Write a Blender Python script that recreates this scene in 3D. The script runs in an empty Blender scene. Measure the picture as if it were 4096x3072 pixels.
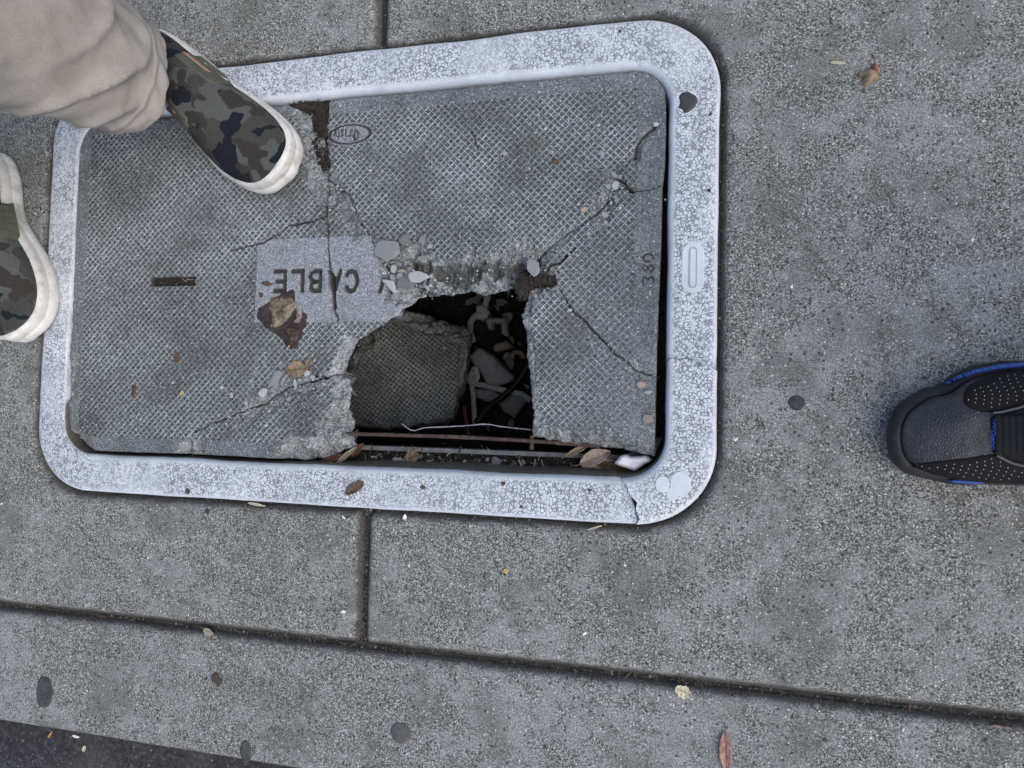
import bpy, bmesh, math, random
import numpy as np
from mathutils import Vector, Matrix, Euler

random.seed(7)
S = bpy.context.scene
COL = S.collection
R = math.radians

# ------------------------------------------------------------------ camera
CAM_ROT = (0.05146312, 0.26558912, 0.0258519)
CAM_POS = (0.42860236, -0.15937211, 0.7943851)
FPX = 3045.0                                    # focal length in pixels of a 4096 wide picture
cd = bpy.data.cameras.new('camera')
cd.sensor_width = 36.0
cd.lens = FPX / 4096 * 36.0
cd.clip_start = 0.01
cd.clip_end = 500
cam = bpy.data.objects.new('camera', cd)
cam.location = CAM_POS
cam.rotation_euler = CAM_ROT
COL.objects.link(cam)
S.camera = cam
CR = np.array(Euler(CAM_ROT).to_matrix())
CP = np.array(CAM_POS)

# ------------------------------------------------------------------ light
SUN_EL, SUN_AZ = 50, -25                          # a high, veiled sun
w = bpy.data.worlds.new('World')
S.world = w
w.use_nodes = True
nt = w.node_tree
sky = nt.nodes.new('ShaderNodeTexSky')
sky.sky_type = 'NISHITA'
sky.sun_disc = False
sky.sun_elevation = R(SUN_EL)
sky.sun_rotation = R(90 - SUN_AZ)
sky.air_density = 1.0
sky.dust_density = 4.0
sky.ozone_density = 1.0
nt.nodes['Background'].inputs['Strength'].default_value = 0.15
nt.links.new(sky.outputs[0], nt.nodes['Background'].inputs[0])
sl = bpy.data.lights.new('sun', 'SUN')
sl.energy = 0.8
sl.angle = R(95)
sl.color = (0.97, 1.0, 1.0)
sun = bpy.data.objects.new('sun', sl)
d = Vector((math.cos(R(SUN_EL)) * math.cos(R(SUN_AZ)), math.cos(R(SUN_EL)) * math.sin(R(SUN_AZ)), math.sin(R(SUN_EL))))
sun.rotation_euler = d.to_track_quat('Z', 'Y').to_euler()
sun.location = d * 5
COL.objects.link(sun)
vs = S.view_settings
vs.view_transform = 'Standard'
vs.look = 'None'
vs.gamma = 1
vs.exposure = 0.36
vs.use_curve_mapping = False
S.cycles.max_bounces = 6
S.cycles.diffuse_bounces = 3
S.cycles.glossy_bounces = 2

# ------------------------------------------------------------------ helpers
def at(u, v, z=0.0):
    """world point at height z that lies on photo pixel (u, v) of the 4096x3072 picture"""
    dd = CR @ np.array([(u - 2048) / FPX, -(v - 1536) / FPX, -1.0])
    return CP + dd * (z - CP[2]) / dd[2]

def P(pts, z=0.0):
    return np.array([at(u, v, z)[:2] for u, v in pts])

def tag(o, label=None, cat=None, group=None, kind=None):
    if label: o['label'] = label
    if cat: o['category'] = cat
    if group: o['group'] = group
    if kind: o['kind'] = kind
    return o

def empty(name, loc=(0, 0, 0), parent=None):
    o = bpy.data.objects.new(name, None)
    o.empty_display_size = 0.05
    o.location = loc
    if parent: o.parent = parent
    COL.objects.link(o)
    return o

def link(name, me, mat=None, parent=None, loc=None, rot=None, scale=None):
    o = bpy.data.objects.new(name, me)
    if mat is not None and len(me.materials) == 0: me.materials.append(mat)
    if parent: o.parent = parent
    if loc is not None: o.location = loc
    if rot is not None: o.rotation_euler = rot
    if scale is not None: o.scale = scale
    COL.objects.link(o)
    return o

def mesh_np(name, V, F, smooth=True, attrs=None):
    """F: list of faces or (n,4)/(n,3) array"""
    me = bpy.data.meshes.new(name)
    V = np.asarray(V, dtype=np.float32)
    if isinstance(F, np.ndarray):
        n, k = F.shape
        me.vertices.add(len(V)); me.vertices.foreach_set('co', V.ravel())
        me.loops.add(n * k); me.loops.foreach_set('vertex_index', F.astype(np.int32).ravel())
        me.polygons.add(n)
        me.polygons.foreach_set('loop_start', np.arange(0, n * k, k, dtype=np.int32))
        me.update(calc_edges=True)
    else:
        me.from_pydata([tuple(map(float, p)) for p in V], [], [tuple(int(i) for i in f) for f in F])
        me.update()
    me.polygons.foreach_set('use_smooth', [smooth] * len(me.polygons))
    if attrs:
        for k, a in attrs.items():
            at_ = me.attributes.new(k, 'FLOAT', 'POINT')
            at_.data.foreach_set('value', np.asarray(a, dtype=np.float32))
    return me

# --- value noise
def _h(ix, iy, s):
    n = (ix.astype(np.int64) * 374761393 + iy.astype(np.int64) * 668265263 + s * 1442695041) & 0xFFFFFFFF
    n = ((n ^ (n >> 13)) * 1274126177) & 0xFFFFFFFF
    return ((n ^ (n >> 16)) & 0xFFFF) / 65535.0

def vn(x, y, s=0):
    x = np.asarray(x, float); y = np.asarray(y, float)
    ix = np.floor(x); iy = np.floor(y)
    fx = x - ix; fy = y - iy
    fx = fx * fx * (3 - 2 * fx); fy = fy * fy * (3 - 2 * fy)
    a = _h(ix, iy, s); b = _h(ix + 1, iy, s); c = _h(ix, iy + 1, s); e = _h(ix + 1, iy + 1, s)
    return (a + (b - a) * fx) * (1 - fy) + (c + (e - c) * fx) * fy

def fbm(x, y, s=0, o=4, rough=.5):
    t = 0; a = 1; tot = 0
    for i in range(o):
        t = t + a * vn(x * 2 ** i, y * 2 ** i, s + i * 17); tot += a; a *= rough
    return t / tot                                # 0..1

def sstep(a, b, x):
    t = np.clip((x - a) / (b - a), 0, 1)
    return t * t * (3 - 2 * t)

def rough(pts, amp, step=.003, s=0):
    """fractal wiggle along a polyline, ends kept"""
    pts = np.asarray(pts, float)
    out = []
    L = 0
    seg = np.linalg.norm(np.diff(pts, axis=0), axis=1)
    tot = seg.sum()
    for i in range(len(pts) - 1):
        n = max(1, int(round(seg[i] / step)))
        dv = (pts[i + 1] - pts[i]) / max(seg[i], 1e-9)
        nv = np.array([-dv[1], dv[0]])
        for k in range(n):
            t = k / n
            l = L + t * seg[i]
            fade = min(1, l / .006, (tot - l) / .006)
            q = (fbm(np.array(l / .012), np.array(s * 3.7), s, 4, .6) - .5) * 2 * amp * fade
            out.append(pts[i] + dv * t * seg[i] + nv * float(q))
        L += seg[i]
    out.append(pts[-1])
    return np.array(out)

def dpoly(X, Y, pts):
    """distance from points to a polyline"""
    pts = np.asarray(pts)
    best = np.full(X.shape, 9.0)
    for a, b in zip(pts[:-1], pts[1:]):
        ax, ay = a; bx, by = b - a
        t = np.clip(((X - ax) * bx + (Y - ay) * by) / (bx * bx + by * by + 1e-12), 0, 1)
        dd = np.hypot(X - ax - t * bx, Y - ay - t * by)
        best = np.minimum(best, dd)
    return best

def inside_grid(xs, ys, poly):
    m = np.zeros((len(ys), len(xs)), bool)
    a = poly; b = np.roll(poly, -1, axis=0)
    for j, y in enumerate(ys):
        c = (a[:, 1] > y) != (b[:, 1] > y)
        if not c.any(): continue
        xi = a[c, 0] + (y - a[c, 1]) / (b[c, 1] - a[c, 1]) * (b[c, 0] - a[c, 0])
        m[j] = (np.searchsorted(np.sort(xi), xs) % 2) == 1
    return m

def inside_pts(X, Y, poly):
    c = np.zeros(X.shape, bool)
    a = poly; b = np.roll(poly, -1, axis=0)
    for (ax, ay), (bx, by) in zip(a, b):
        if ay == by: continue
        k = (ay > Y) != (by > Y)
        c ^= k & (X < ax + (Y - ay) / (by - ay) * (bx - ax))
    return c

def edge_dist(m, n):
    """octagonal distance in cells from the outside, capped at n"""
    dd = np.where(m, float(n), 0.0)
    cur = m.copy()
    for i in range(1, n):
        e = cur.copy()
        e[1:] &= cur[:-1]; e[:-1] &= cur[1:]; e[:, 1:] &= cur[:, :-1]; e[:, :-1] &= cur[:, 1:]
        if i % 2 == 0:
            e[1:, 1:] &= cur[:-1, :-1]; e[:-1, :-1] &= cur[1:, 1:]; e[1:, :-1] &= cur[:-1, 1:]; e[:-1, 1:] &= cur[1:, :-1]
        dd[cur & ~e] = i
        cur = e
    return dd

def piece(name, poly, res, hfun, mat, parent=None, thick=.05, gap=None, wall=None, flags=None, uflags=None, bottom=False,
          smooth=True, ncap=14, rings=4, shift=None, under=0.0):
    """A solid cut to the outline poly: top is a height field z = hfun(X, Y, edge distance), sides go down by thick.
    flags[i] is 1 where the outline segment i is a fracture (rough wall, gap)."""
    poly = np.asarray(poly, float)
    x0, y0 = poly.min(0) - res; x1, y1 = poly.max(0) + res
    xs = np.arange(x0, x1, res); ys = np.arange(y0, y1, res)
    m = inside_grid(xs, ys, poly)
    ed = edge_dist(m, ncap) * res
    cell = m[:-1, :-1] & m[1:, :-1] & m[:-1, 1:] & m[1:, 1:]
    used = np.zeros_like(m)
    used[:-1, :-1] |= cell; used[1:, :-1] |= cell; used[:-1, 1:] |= cell; used[1:, 1:] |= cell
    full = np.zeros_like(m)
    full[1:-1, 1:-1] = cell[:-1, :-1] & cell[1:, :-1] & cell[:-1, 1:] & cell[1:, 1:]
    bd = used & ~full
    idx = -np.ones(m.shape, np.int64)
    idx[used] = np.arange(used.sum())
    X, Y = np.meshgrid(xs, ys)
    px = X[used]; py = Y[used]; e = ed[used]; isb = bd[used]
    a = poly; b = np.roll(poly, -1, axis=0)
    bi = np.where(isb)[0]
    bx, by = px[bi][:, None], py[bi][:, None]
    sx, sy = (b - a)[:, 0][None], (b - a)[:, 1][None]
    t = np.clip(((bx - a[:, 0]) * sx + (by - a[:, 1]) * sy) / (sx * sx + sy * sy + 1e-14), 0, 1)
    qx = a[:, 0] + t * sx; qy = a[:, 1] + t * sy
    dd = np.hypot(bx - qx, by - qy)
    k = dd.argmin(1); r_ = np.arange(len(bi))
    qx = qx[r_, k]; qy = qy[r_, k]
    area = 0.5 * np.sum(a[:, 0] * b[:, 1] - b[:, 0] * a[:, 1])
    ln = np.hypot(sx[0], sy[0]) + 1e-12
    nx = (sy[0] / ln * np.sign(area))[k]; ny = (-sx[0] / ln * np.sign(area))[k]
    fl = np.ones(len(bi)) if flags is None else np.asarray(flags, float)[k]
    ul = fl if uflags is None else np.asarray(uflags, float)[k]
    g = 0
    if gap is not None:
        g = gap * fl * (.35 + 1.3 * fbm(qx * 60, qy * 60, 5, 2))
    px[bi] = qx - nx * g; py[bi] = qy - ny * g
    e[bi] = 0
    z, att = hfun(px, py, e)
    V = [np.stack([px, py, z], 1)]
    A = {kk: [vv] for kk, vv in att.items()}
    i00 = idx[:-1, :-1][cell]; i10 = idx[:-1, 1:][cell]; i11 = idx[1:, 1:][cell]; i01 = idx[1:, :-1][cell]
    Q = [np.stack([i00, i10, i11, i01], 1)]
    E = np.concatenate([np.stack([i00, i10], 1), np.stack([i10, i11], 1), np.stack([i11, i01], 1), np.stack([i01, i00], 1)])
    key = np.minimum(E[:, 0], E[:, 1]) * 10_000_000 + np.maximum(E[:, 0], E[:, 1])
    _, inv, cnt = np.unique(key, return_inverse=True, return_counts=True)
    be = E[cnt[inv] == 1]
    remap = -np.ones(len(px), np.int64); remap[bi] = np.arange(len(bi))
    n0 = len(px); prev = bi
    for r in range(1, rings + 1):
        f = r / rings
        off = 0
        if wall: off = wall * fl * (fbm(qx * 90 + r * 3.1, qy * 90, 11, 3) - .62) * 2 + (-.0006 * r) * (1 - fl) - under * ul * f ** .8
        zz = z[bi] * (1 - f) + (-thick) * f
        if wall: zz = zz + fl * (fbm(qx * 120, qy * 120 + r, 3, 2) - .5) * .004 * (r < rings)
        V.append(np.stack([px[bi] + nx * off, py[bi] + ny * off, zz], 1))
        for kk in A: A[kk].append(np.ones(len(bi)) * (1.0 if kk == 'brk' else 0.0) * (fl if kk == 'brk' else 1))
        cur = n0 + (r - 1) * len(bi) + np.arange(len(bi))
        pm = prev[remap[be[:, 0]]]; pn = prev[remap[be[:, 1]]]
        cm = cur[remap[be[:, 0]]]; cn = cur[remap[be[:, 1]]]
        Q.append(np.stack([pm, cm, cn, pn], 1))
        prev = cur
    if bottom:
        nb = sum(len(v) for v in V)
        V.append(np.stack([px, py, np.full(len(px), -thick + .001)], 1))
        for kk in A: A[kk].append(np.zeros(len(px)))
        Q.append(np.stack([i01, i11, i10, i00], 1) + nb)
    V = np.concatenate(V)
    if shift is not None: V = V - np.array(shift)
    me = mesh_np(name, V, np.concatenate(Q), smooth, {kk: np.concatenate(vv) for kk, vv in A.items()})
    return link(name, me, mat, parent)

# ------------------------------------------------------------------ material helper
class MT:
    def __init__(s, name, rough=.85, spec=.3):
        s.m = bpy.data.materials.new(name); s.m.use_nodes = True
        s.t = s.m.node_tree; s.b = s.t.nodes['Principled BSDF']
        s.b.inputs['Roughness'].default_value = rough
        s.b.inputs['Specular IOR Level'].default_value = spec
        s.co = s.t.nodes.new('ShaderNodeTexCoord').outputs['Object']
    def set(s, sock, v):
        if isinstance(v, bpy.types.NodeSocket): s.t.links.new(v, sock)
        else: sock.default_value = v
    def node(s, typ, **k):
        n = s.t.nodes.new(typ)
        for a, v in k.items(): setattr(n, a, v)
        return n
    def noise(s, scale, detail=3, rough=.5, co=None, dist=0):
        n = s.node('ShaderNodeTexNoise'); s.set(n.inputs['Vector'], co or s.co)
        n.inputs['Scale'].default_value = scale; n.inputs['Detail'].default_value = detail
        n.inputs['Roughness'].default_value = rough; n.inputs['Distortion'].default_value = dist
        return n.outputs['Fac']
    def vor(s, scale, feat='F1', co=None, rnd=1.0):
        n = s.node('ShaderNodeTexVoronoi', feature=feat); s.set(n.inputs['Vector'], co or s.co)
        n.inputs['Scale'].default_value = scale; n.inputs['Randomness'].default_value = rnd
        if feat == 'DISTANCE_TO_EDGE': return n.outputs['Distance']
        sp = s.node('ShaderNodeSeparateColor'); s.t.links.new(n.outputs['Color'], sp.inputs[0])
        return n.outputs['Distance'], sp.outputs[0], sp.outputs[1]
    def wave(s, scale, co=None, dist=0, direction='X'):
        n = s.node('ShaderNodeTexWave', bands_direction=direction); s.set(n.inputs['Vector'], co or s.co)
        n.inputs['Scale'].default_value = scale; n.inputs['Distortion'].default_value = dist
        return n.outputs['Fac']
    def math(s, op, a, b=0.0, c=0.0, clamp=False):
        n = s.node('ShaderNodeMath', operation=op, use_clamp=clamp)
        s.set(n.inputs[0], a); s.set(n.inputs[1], b)
        if len(n.inputs) > 2: s.set(n.inputs[2], c)
        return n.outputs[0]
    def mr(s, v, a, b, c=0.0, d=1.0, smooth=True):
        n = s.node('ShaderNodeMapRange', interpolation_type='SMOOTHSTEP' if smooth else 'LINEAR')
        s.set(n.inputs[0], v)
        for i, q in enumerate((a, b, c, d)): s.set(n.inputs[1 + i], q)
        return n.outputs[0]
    def mix(s, f, a, b, mode='MIX'):
        n = s.node('ShaderNodeMix', data_type='RGBA', blend_type=mode)
        s.set(n.inputs[0], f)
        s.set(n.inputs[6], a if isinstance(a, bpy.types.NodeSocket) else (*a, 1))
        s.set(n.inputs[7], b if isinstance(b, bpy.types.NodeSocket) else (*b, 1))
        return n.outputs[2]
    def scl(s, col, f):
        n = s.node('ShaderNodeMix', data_type='RGBA', blend_type='MULTIPLY')
        n.inputs[0].default_value = 1
        s.set(n.inputs[6], col if isinstance(col, bpy.types.NodeSocket) else (*col, 1))
        cx = s.node('ShaderNodeCombineColor')
        for i in range(3): s.set(cx.inputs[i], f)
        s.t.links.new(cx.outputs[0], n.inputs[7])
        return n.outputs[2]
    def ramp(s, f, stops, interp='LINEAR'):
        n = s.node('ShaderNodeValToRGB'); s.set(n.inputs[0], f)
        r = n.color_ramp; r.interpolation = interp
        while len(r.elements) < len(stops): r.elements.new(.5)
        for e_, (p, c) in zip(r.elements, stops): e_.position = p; e_.color = (*c, 1)
        return n.outputs[0]
    def attr(s, name):
        n = s.node('ShaderNodeAttribute', attribute_name=name); return n.outputs['Fac']
    def mapping(s, scale=(1, 1, 1), rot=(0, 0, 0), co=None):
        n = s.node('ShaderNodeMapping'); s.set(n.inputs[0], co or s.co)
        n.inputs['Scale'].default_value = scale; n.inputs['Rotation'].default_value = rot
        return n.outputs[0]
    def warp(s, scale, amt, co=None):
        n = s.node('ShaderNodeTexNoise'); s.set(n.inputs['Vector'], co or s.co); n.inputs['Scale'].default_value = scale
        v = s.node('ShaderNodeVectorMath', operation='MULTIPLY_ADD')
        s.t.links.new(n.outputs['Color'], v.inputs[0]); v.inputs[1].default_value = (amt,) * 3
        s.t.links.new(co or s.co, v.inputs[2])
        return v.outputs[0]
    def bump(s, h, dist=.001, strength=.6):
        n = s.node('ShaderNodeBump'); n.inputs['Distance'].default_value = dist; n.inputs['Strength'].default_value = strength
        s.set(n.inputs['Height'], h); s.t.links.new(n.outputs[0], s.b.inputs['Normal'])
    def done(s, col, rough=None):
        s.set(s.b.inputs['Base Color'], col if isinstance(col, bpy.types.NodeSocket) else (*col, 1))
        if rough is not None: s.set(s.b.inputs['Roughness'], rough)
        return s.m

def plain(name, col, var=.25, scale=120, rough=.8, spec=.3, bump=.0004, sheen=0):
    q = MT(name, rough, spec)
    n = q.noise(scale, 4, .6)
    n2 = q.noise(scale * .18, 3)
    f = q.math('ADD', q.mr(n, .25, .75, 1 - var, 1 + var, False), q.mr(n2, .3, .7, -var * .6, var * .6, False))
    q.bump(n, bump, .7)
    return q.done(q.scl(col, f))

def speckle(q, dark, mid, light, s1=560, s2=820):
    """grainy weathered concrete: returns colour and a height"""
    g1 = q.noise(s1, 3, .75)
    _, c2, c3 = q.vor(s2)
    val = q.math('ADD', q.math('MULTIPLY', q.mr(g1, .25, .75, 0, 1, False), .55), q.math('MULTIPLY', c2, .45))
    col = q.ramp(val, [(.22, dark), (.48, mid), (.78, light)])
    return col, g1, val

# concrete of the pavement
def paving_mat(name, tint=1.0, hue=(1, 1, 1)):
    q = MT(name, .9, .25)
    dk = tuple(a * b for a, b in zip((.040, .043, .039), hue)); md = tuple(a * b for a, b in zip((.130, .136, .129), hue)); lt = tuple(a * b for a, b in zip((.42, .437, .43), hue))
    col, g, val = speckle(q, dk, md, lt)
    big = q.noise(5.5, 3, .6); midn = q.noise(32, 4, .7)
    pale = q.mr(q.math('ADD', q.math('MULTIPLY', big, .42), q.math('MULTIPLY', midn, .58)), .46, .60)
    col = q.mix(q.math('MULTIPLY', pale, .62), col, q.mix(q.mr(g, .3, .7), (.155, .163, .166), (.43, .452, .468)))
    stain = q.mr(q.noise(11, 4, .65), .48, .66)
    col = q.mix(q.math('MULTIPLY', stain, .48), col, q.mix(g, (.038, .041, .034), (.125, .130, .112)))
    d1, r1, r2 = q.vor(230)                              # dark pits
    pit = q.math('MULTIPLY', q.mr(d1, .24, .42, 1, 0), q.mr(r1, .86, .88))
    col = q.mix(q.math('MULTIPLY', pit, .8), col, (.035, .036, .038))
    d2, r3, r4 = q.vor(330)                              # pale sand grains
    fl = q.math('MULTIPLY', q.mr(d2, .2, .34, 1, 0), q.mr(r3, .90, .92))
    col = q.mix(q.math('MULTIPLY', fl, .85), col, (.66, .68, .70))
    d3, r5, r6 = q.vor(70)                               # few larger aggregate
    ag = q.math('MULTIPLY', q.mr(d3, .14, .2, 1, 0), q.mr(r5, .93, .94))
    col = q.mix(q.math('MULTIPLY', ag, .7), col, q.mix(r6, (.06, .06, .065), (.42, .42, .42)))
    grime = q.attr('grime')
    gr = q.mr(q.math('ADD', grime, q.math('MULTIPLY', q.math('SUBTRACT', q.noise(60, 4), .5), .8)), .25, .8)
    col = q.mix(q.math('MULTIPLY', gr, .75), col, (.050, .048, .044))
    q.bump(q.math('SUBTRACT', val, q.math('MULTIPLY', pit, .8)), .0011, .75)
    return q.done(col)

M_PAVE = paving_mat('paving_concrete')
M_KERB = paving_mat('kerb_concrete', hue=(1.0, 1.0, 1.02))

PITCH = .00583
def lid_mat(name='lid_concrete', rot=math.pi / 4):
    q = MT(name, .88, .25)
    rib, brk, soil, plate = q.attr('rib'), q.attr('brk'), q.attr('soil'), q.attr('plate')
    # worn pale ribs of the cast diamond pattern (the attribute rib says where the pattern survives)
    sx = q.node('ShaderNodeSeparateXYZ'); q.t.links.new(q.warp(90, .0011), sx.inputs[0])
    def fam(a, b):
        u = q.math('ADD', q.math('MULTIPLY', sx.outputs[0], a / PITCH), q.math('MULTIPLY', sx.outputs[1], b / PITCH))
        return q.math('ABSOLUTE', q.math('SUBTRACT', u, q.math('ROUND', u)))
    dl = q.math('MINIMUM', fam(math.cos(rot), math.sin(rot)), fam(-math.sin(rot), math.cos(rot)))
    wid = q.mr(q.noise(130, 3, .6), .3, .7, .085, .21, False)
    rib = q.math('MULTIPLY', rib, q.mr(dl, q.math('MULTIPLY', wid, .5), wid, 1, 0))
    g1 = q.noise(520, 3, .7); _, c2, c3 = q.vor(760)
    val = q.math('ADD', q.math('MULTIPLY', q.mr(g1, .25, .75, 0, 1, False), .5), q.math('MULTIPLY', c2, .5))
    grim = q.ramp(val, [(.15, (.034, .040, .040)), (.5, (.078, .090, .092)), (.9, (.21, .23, .24))])
    ribc = q.ramp(val, [(.1, (.13, .145, .155)), (.5, (.285, .315, .335)), (.9, (.48, .52, .55))])
    platec = q.ramp(val, [(.1, (.10, .115, .13)), (.5, (.215, .24, .268)), (.9, (.44, .475, .51))])
    brkc = q.ramp(q.math('ADD', q.math('MULTIPLY', val, .5), q.math('MULTIPLY', q.noise(55, 4, .6), .5)),
                  [(.28, (.055, .062, .062)), (.46, (.17, .188, .195)), (.62, (.33, .36, .375)), (.78, (.50, .54, .565))])
    wear = q.mr(q.noise(13, 4, .6), .32, .62, .45, 1.1)
    col = q.mix(q.math('MULTIPLY', rib, wear, clamp=True), grim, ribc)
    big = q.mr(q.noise(7, 4, .6), .3, .7, .78, 1.22)
    col = q.scl(col, big)
    col = q.mix(plate, col, platec)
    col = q.mix(brk, col, brkc)
    # algae, brown stains
    st = q.mr(q.noise(10, 4, .65), .56, .72)
    col = q.mix(q.math('MULTIPLY', st, .35), col, (.075, .085, .065))
    d1, r1, r2 = q.vor(120)
    ag = q.math('MULTIPLY', q.mr(d1, .16, .24, 1, 0), q.mr(r1, .92, .93))
    col = q.mix(q.math('MULTIPLY', ag, .8), col, q.mix(r2, (.08, .085, .085), (.55, .55, .55)))
    d2, r3, r4 = q.vor(330)
    fl = q.math('MULTIPLY', q.mr(d2, .2, .34, 1, 0), q.mr(r3, .91, .93))
    col = q.mix(q.math('MULTIPLY', fl, .75), col, (.58, .60, .62))
    col = q.mix(soil, col, q.mix(g1, (.012, .012, .011), (.058, .056, .050)))
    q.bump(val, .0009, .7)
    return q.done(col)
M_LID = lid_mat()
M_CHUNK = lid_mat('chunk_concrete', math.pi / 4 + .16)

def frame_mat():
    q = MT('polymer_frame', .55, .4)
    crk = q.attr('crk')
    co = q.warp(380, .0026)
    e = q.vor(270, 'DISTANCE_TO_EDGE', co)
    brok = q.mr(q.noise(210, 2), .36, .60, .04, .26)
    ln = q.mr(e, 0, brok, 1, 0)
    zone = q.mr(q.noise(14, 3), .30, .55, .55, 1)
    ln = q.math('MULTIPLY', q.math('MULTIPLY', ln, crk), zone)
    base = q.ramp(q.noise(30, 5, .65), [(.3, (.46, .505, .57)), (.55, (.575, .625, .69)), (.8, (.65, .70, .755))])
    col = q.mix(q.math('MULTIPLY', ln, .9), base, (.135, .150, .170))
    dirt = q.mr(q.noise(18, 5, .75), .55, .74)
    col = q.mix(q.math('MULTIPLY', dirt, .5), col, (.25, .255, .255))
    scr = q.mr(q.noise(60, 3, .6, q.mapping((1, .06, 1), (0, 0, .9))), .66, .72)
    col = q.mix(q.math('MULTIPLY', scr, .35), col, (.22, .23, .24))
    spk = q.vor(150); 
    sp = q.math('MULTIPLY', q.mr(spk[0], .1, .2, 1, 0), q.mr(spk[1], .965, .975))
    col = q.mix(q.math('MULTIPLY', sp, .8), col, (.12, .12, .12))
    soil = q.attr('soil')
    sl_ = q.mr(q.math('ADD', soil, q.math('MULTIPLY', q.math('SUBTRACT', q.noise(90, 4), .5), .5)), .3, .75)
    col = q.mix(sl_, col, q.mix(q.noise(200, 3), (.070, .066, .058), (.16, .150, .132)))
    q.bump(q.math('SUBTRACT', q.noise(260, 3), q.math('MULTIPLY', ln, 1.3)), .0006, .7)
    return q.done(col, q.mr(ln, 0, 1, .5, .85))
M_FRAME = frame_mat()

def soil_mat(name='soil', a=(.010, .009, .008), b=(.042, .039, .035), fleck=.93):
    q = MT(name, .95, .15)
    n = q.noise(260, 4, .7); n2 = q.noise(40, 4)
    col = q.mix(q.mr(q.math('ADD', q.math('MULTIPLY', n, .7), q.math('MULTIPLY', n2, .3)), .35, .68), a, b)
    d1, r1, r2 = q.vor(300)
    f = q.math('MULTIPLY', q.mr(d1, .2, .35, 1, 0), q.mr(r1, fleck, fleck + .02))
    col = q.mix(q.math('MULTIPLY', f, .8), col, q.mix(r2, (.10, .07, .045), (.42, .40, .37)))
    q.bump(n, .002, .9)
    return q.done(col)
M_SOIL = soil_mat()
M_JOINT = soil_mat('joint_dirt', (.020, .020, .019), (.062, .061, .059), .95)
def asphalt():
    q = MT('asphalt', .85, .3)
    n = q.noise(330, 3, .7); d1, r1, r2 = q.vor(260)
    col = q.ramp(q.math('ADD', q.math('MULTIPLY', n, .6), q.math('MULTIPLY', r1, .4)), [(.3, (.018, .019, .022)), (.6, (.040, .041, .046)), (.9, (.12, .12, .13))])
    f = q.math('MULTIPLY', q.mr(d1, .2, .3, 1, 0), q.mr(r2, .96, .97))
    col = q.mix(f, col, (.35, .35, .36))
    st = q.mr(q.noise(9, 4), .5, .7)
    col = q.mix(q.math('MULTIPLY', st, .5), col, (.075, .074, .072))
    q.bump(n, .002, .8)
    return q.done(col)
M_ASPH = asphalt()
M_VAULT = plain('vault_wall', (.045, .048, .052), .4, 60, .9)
M_LEDGE = plain('ledge_plastic', (.15, .165, .175), .35, 90, .7)
def rust():
    q = MT('rusty_steel', .9, .3)
    n = q.noise(180, 5, .7); n2 = q.noise(40, 3)
    col = q.ramp(q.math('ADD', q.math('MULTIPLY', n, .7), q.math('MULTIPLY', n2, .3)), [(.3, (.025, .017, .015)), (.5, (.070, .047, .041)), (.68, (.14, .105, .095)), (.82, (.30, .27, .26))])
    q.bump(n, .001, .9)
    return q.done(col)
M_RUST = rust()
def rock(name, a, b, c):
    q = MT(name, .9, .25)
    n = q.noise(600, 4, .75); n2 = q.noise(90, 3)
    v = q.math('ADD', q.math('MULTIPLY', n, .65), q.math('MULTIPLY', n2, .35))
    oi = q.node('ShaderNodeObjectInfo').outputs['Random']
    col = q.ramp(v, [(.3, a), (.5, b), (.72, c)])
    col = q.scl(col, q.mr(oi, 0, 1, .65, 1.35, False))
    q.bump(n, .001, .7)
    return q.done(col)
M_CRUMB = rock('crumb_concrete', (.09, .098, .105), (.22, .24, .255), (.42, .45, .47))
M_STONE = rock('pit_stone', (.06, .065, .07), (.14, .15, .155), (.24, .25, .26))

# ------------------------------------------------------------------ layout constants (metres, frame centre = origin)
OX, OY = .425, .266                               # outer half size of the frame
IL, IR_, IB, IT = -.3848, .3755, -.2195, .2168     # opening of the frame
ZF, ZL = .0028, -.003                              # top of frame, top of lid
JY, KY, JX = -.421, -.572, .0415                 # long joint, kerb edge, cross joint

def rrect(x0, x1, y0, y1, r, nc=16, ns=40):
    """rounded rectangle, counter clockwise, fixed number of points"""
    pts = []
    cs = [(x1 - r, y1 - r, 0), (x0 + r, y1 - r, 90), (x0 + r, y0 + r, 180), (x1 - r, y0 + r, 270)]
    for i, (cx, cy, a0) in enumerate(cs):
        for k in range(nc + 1):
            a = R(a0 + 90 * k / nc)
            pts.append((cx + r * math.cos(a), cy + r * math.sin(a)))
        nx_, ny_, na = cs[(i + 1) % 4]
        e0 = np.array(pts[-1]); a = R(na)
        e1 = np.array((nx_ + r * math.cos(a), ny_ + r * math.sin(a)))
        for k in range(1, ns):
            pts.append(tuple(e0 + (e1 - e0) * k / ns))
    return np.array(pts)

OUTER = rrect(-OX, OX, -OY, OY, .083)
INNER = rrect(IL, IR_, IB, IT, .045)

# ------------------------------------------------------------------ setting: ground, road, kerb, pavement
def sheet_with_hole(name, outer, hole, z, mat):
    from mathutils.geometry import delaunay_2d_cdt
    pts = [Vector(p) for p in outer] + [Vector(p) for p in hole]
    no, nh = len(outer), len(hole)
    ed = [(i, (i + 1) % no) for i in range(no)] + [(no + i, no + (i + 1) % nh) for i in range(nh)]
    v, e, f, *_ = delaunay_2d_cdt(pts, ed, [], 0, 1e-6)
    keep = []
    hp = np.array(hole)
    for t in f:
        c = np.mean([[v[i][0], v[i][1]] for i in t], axis=0)
        if not inside_pts(np.array([c[0]]), np.array([c[1]]), hp)[0]: keep.append(t)
    return link(name, mesh_np(name, [(p[0], p[1], z) for p in v], [tuple(t) for t in keep], False), mat)

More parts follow.
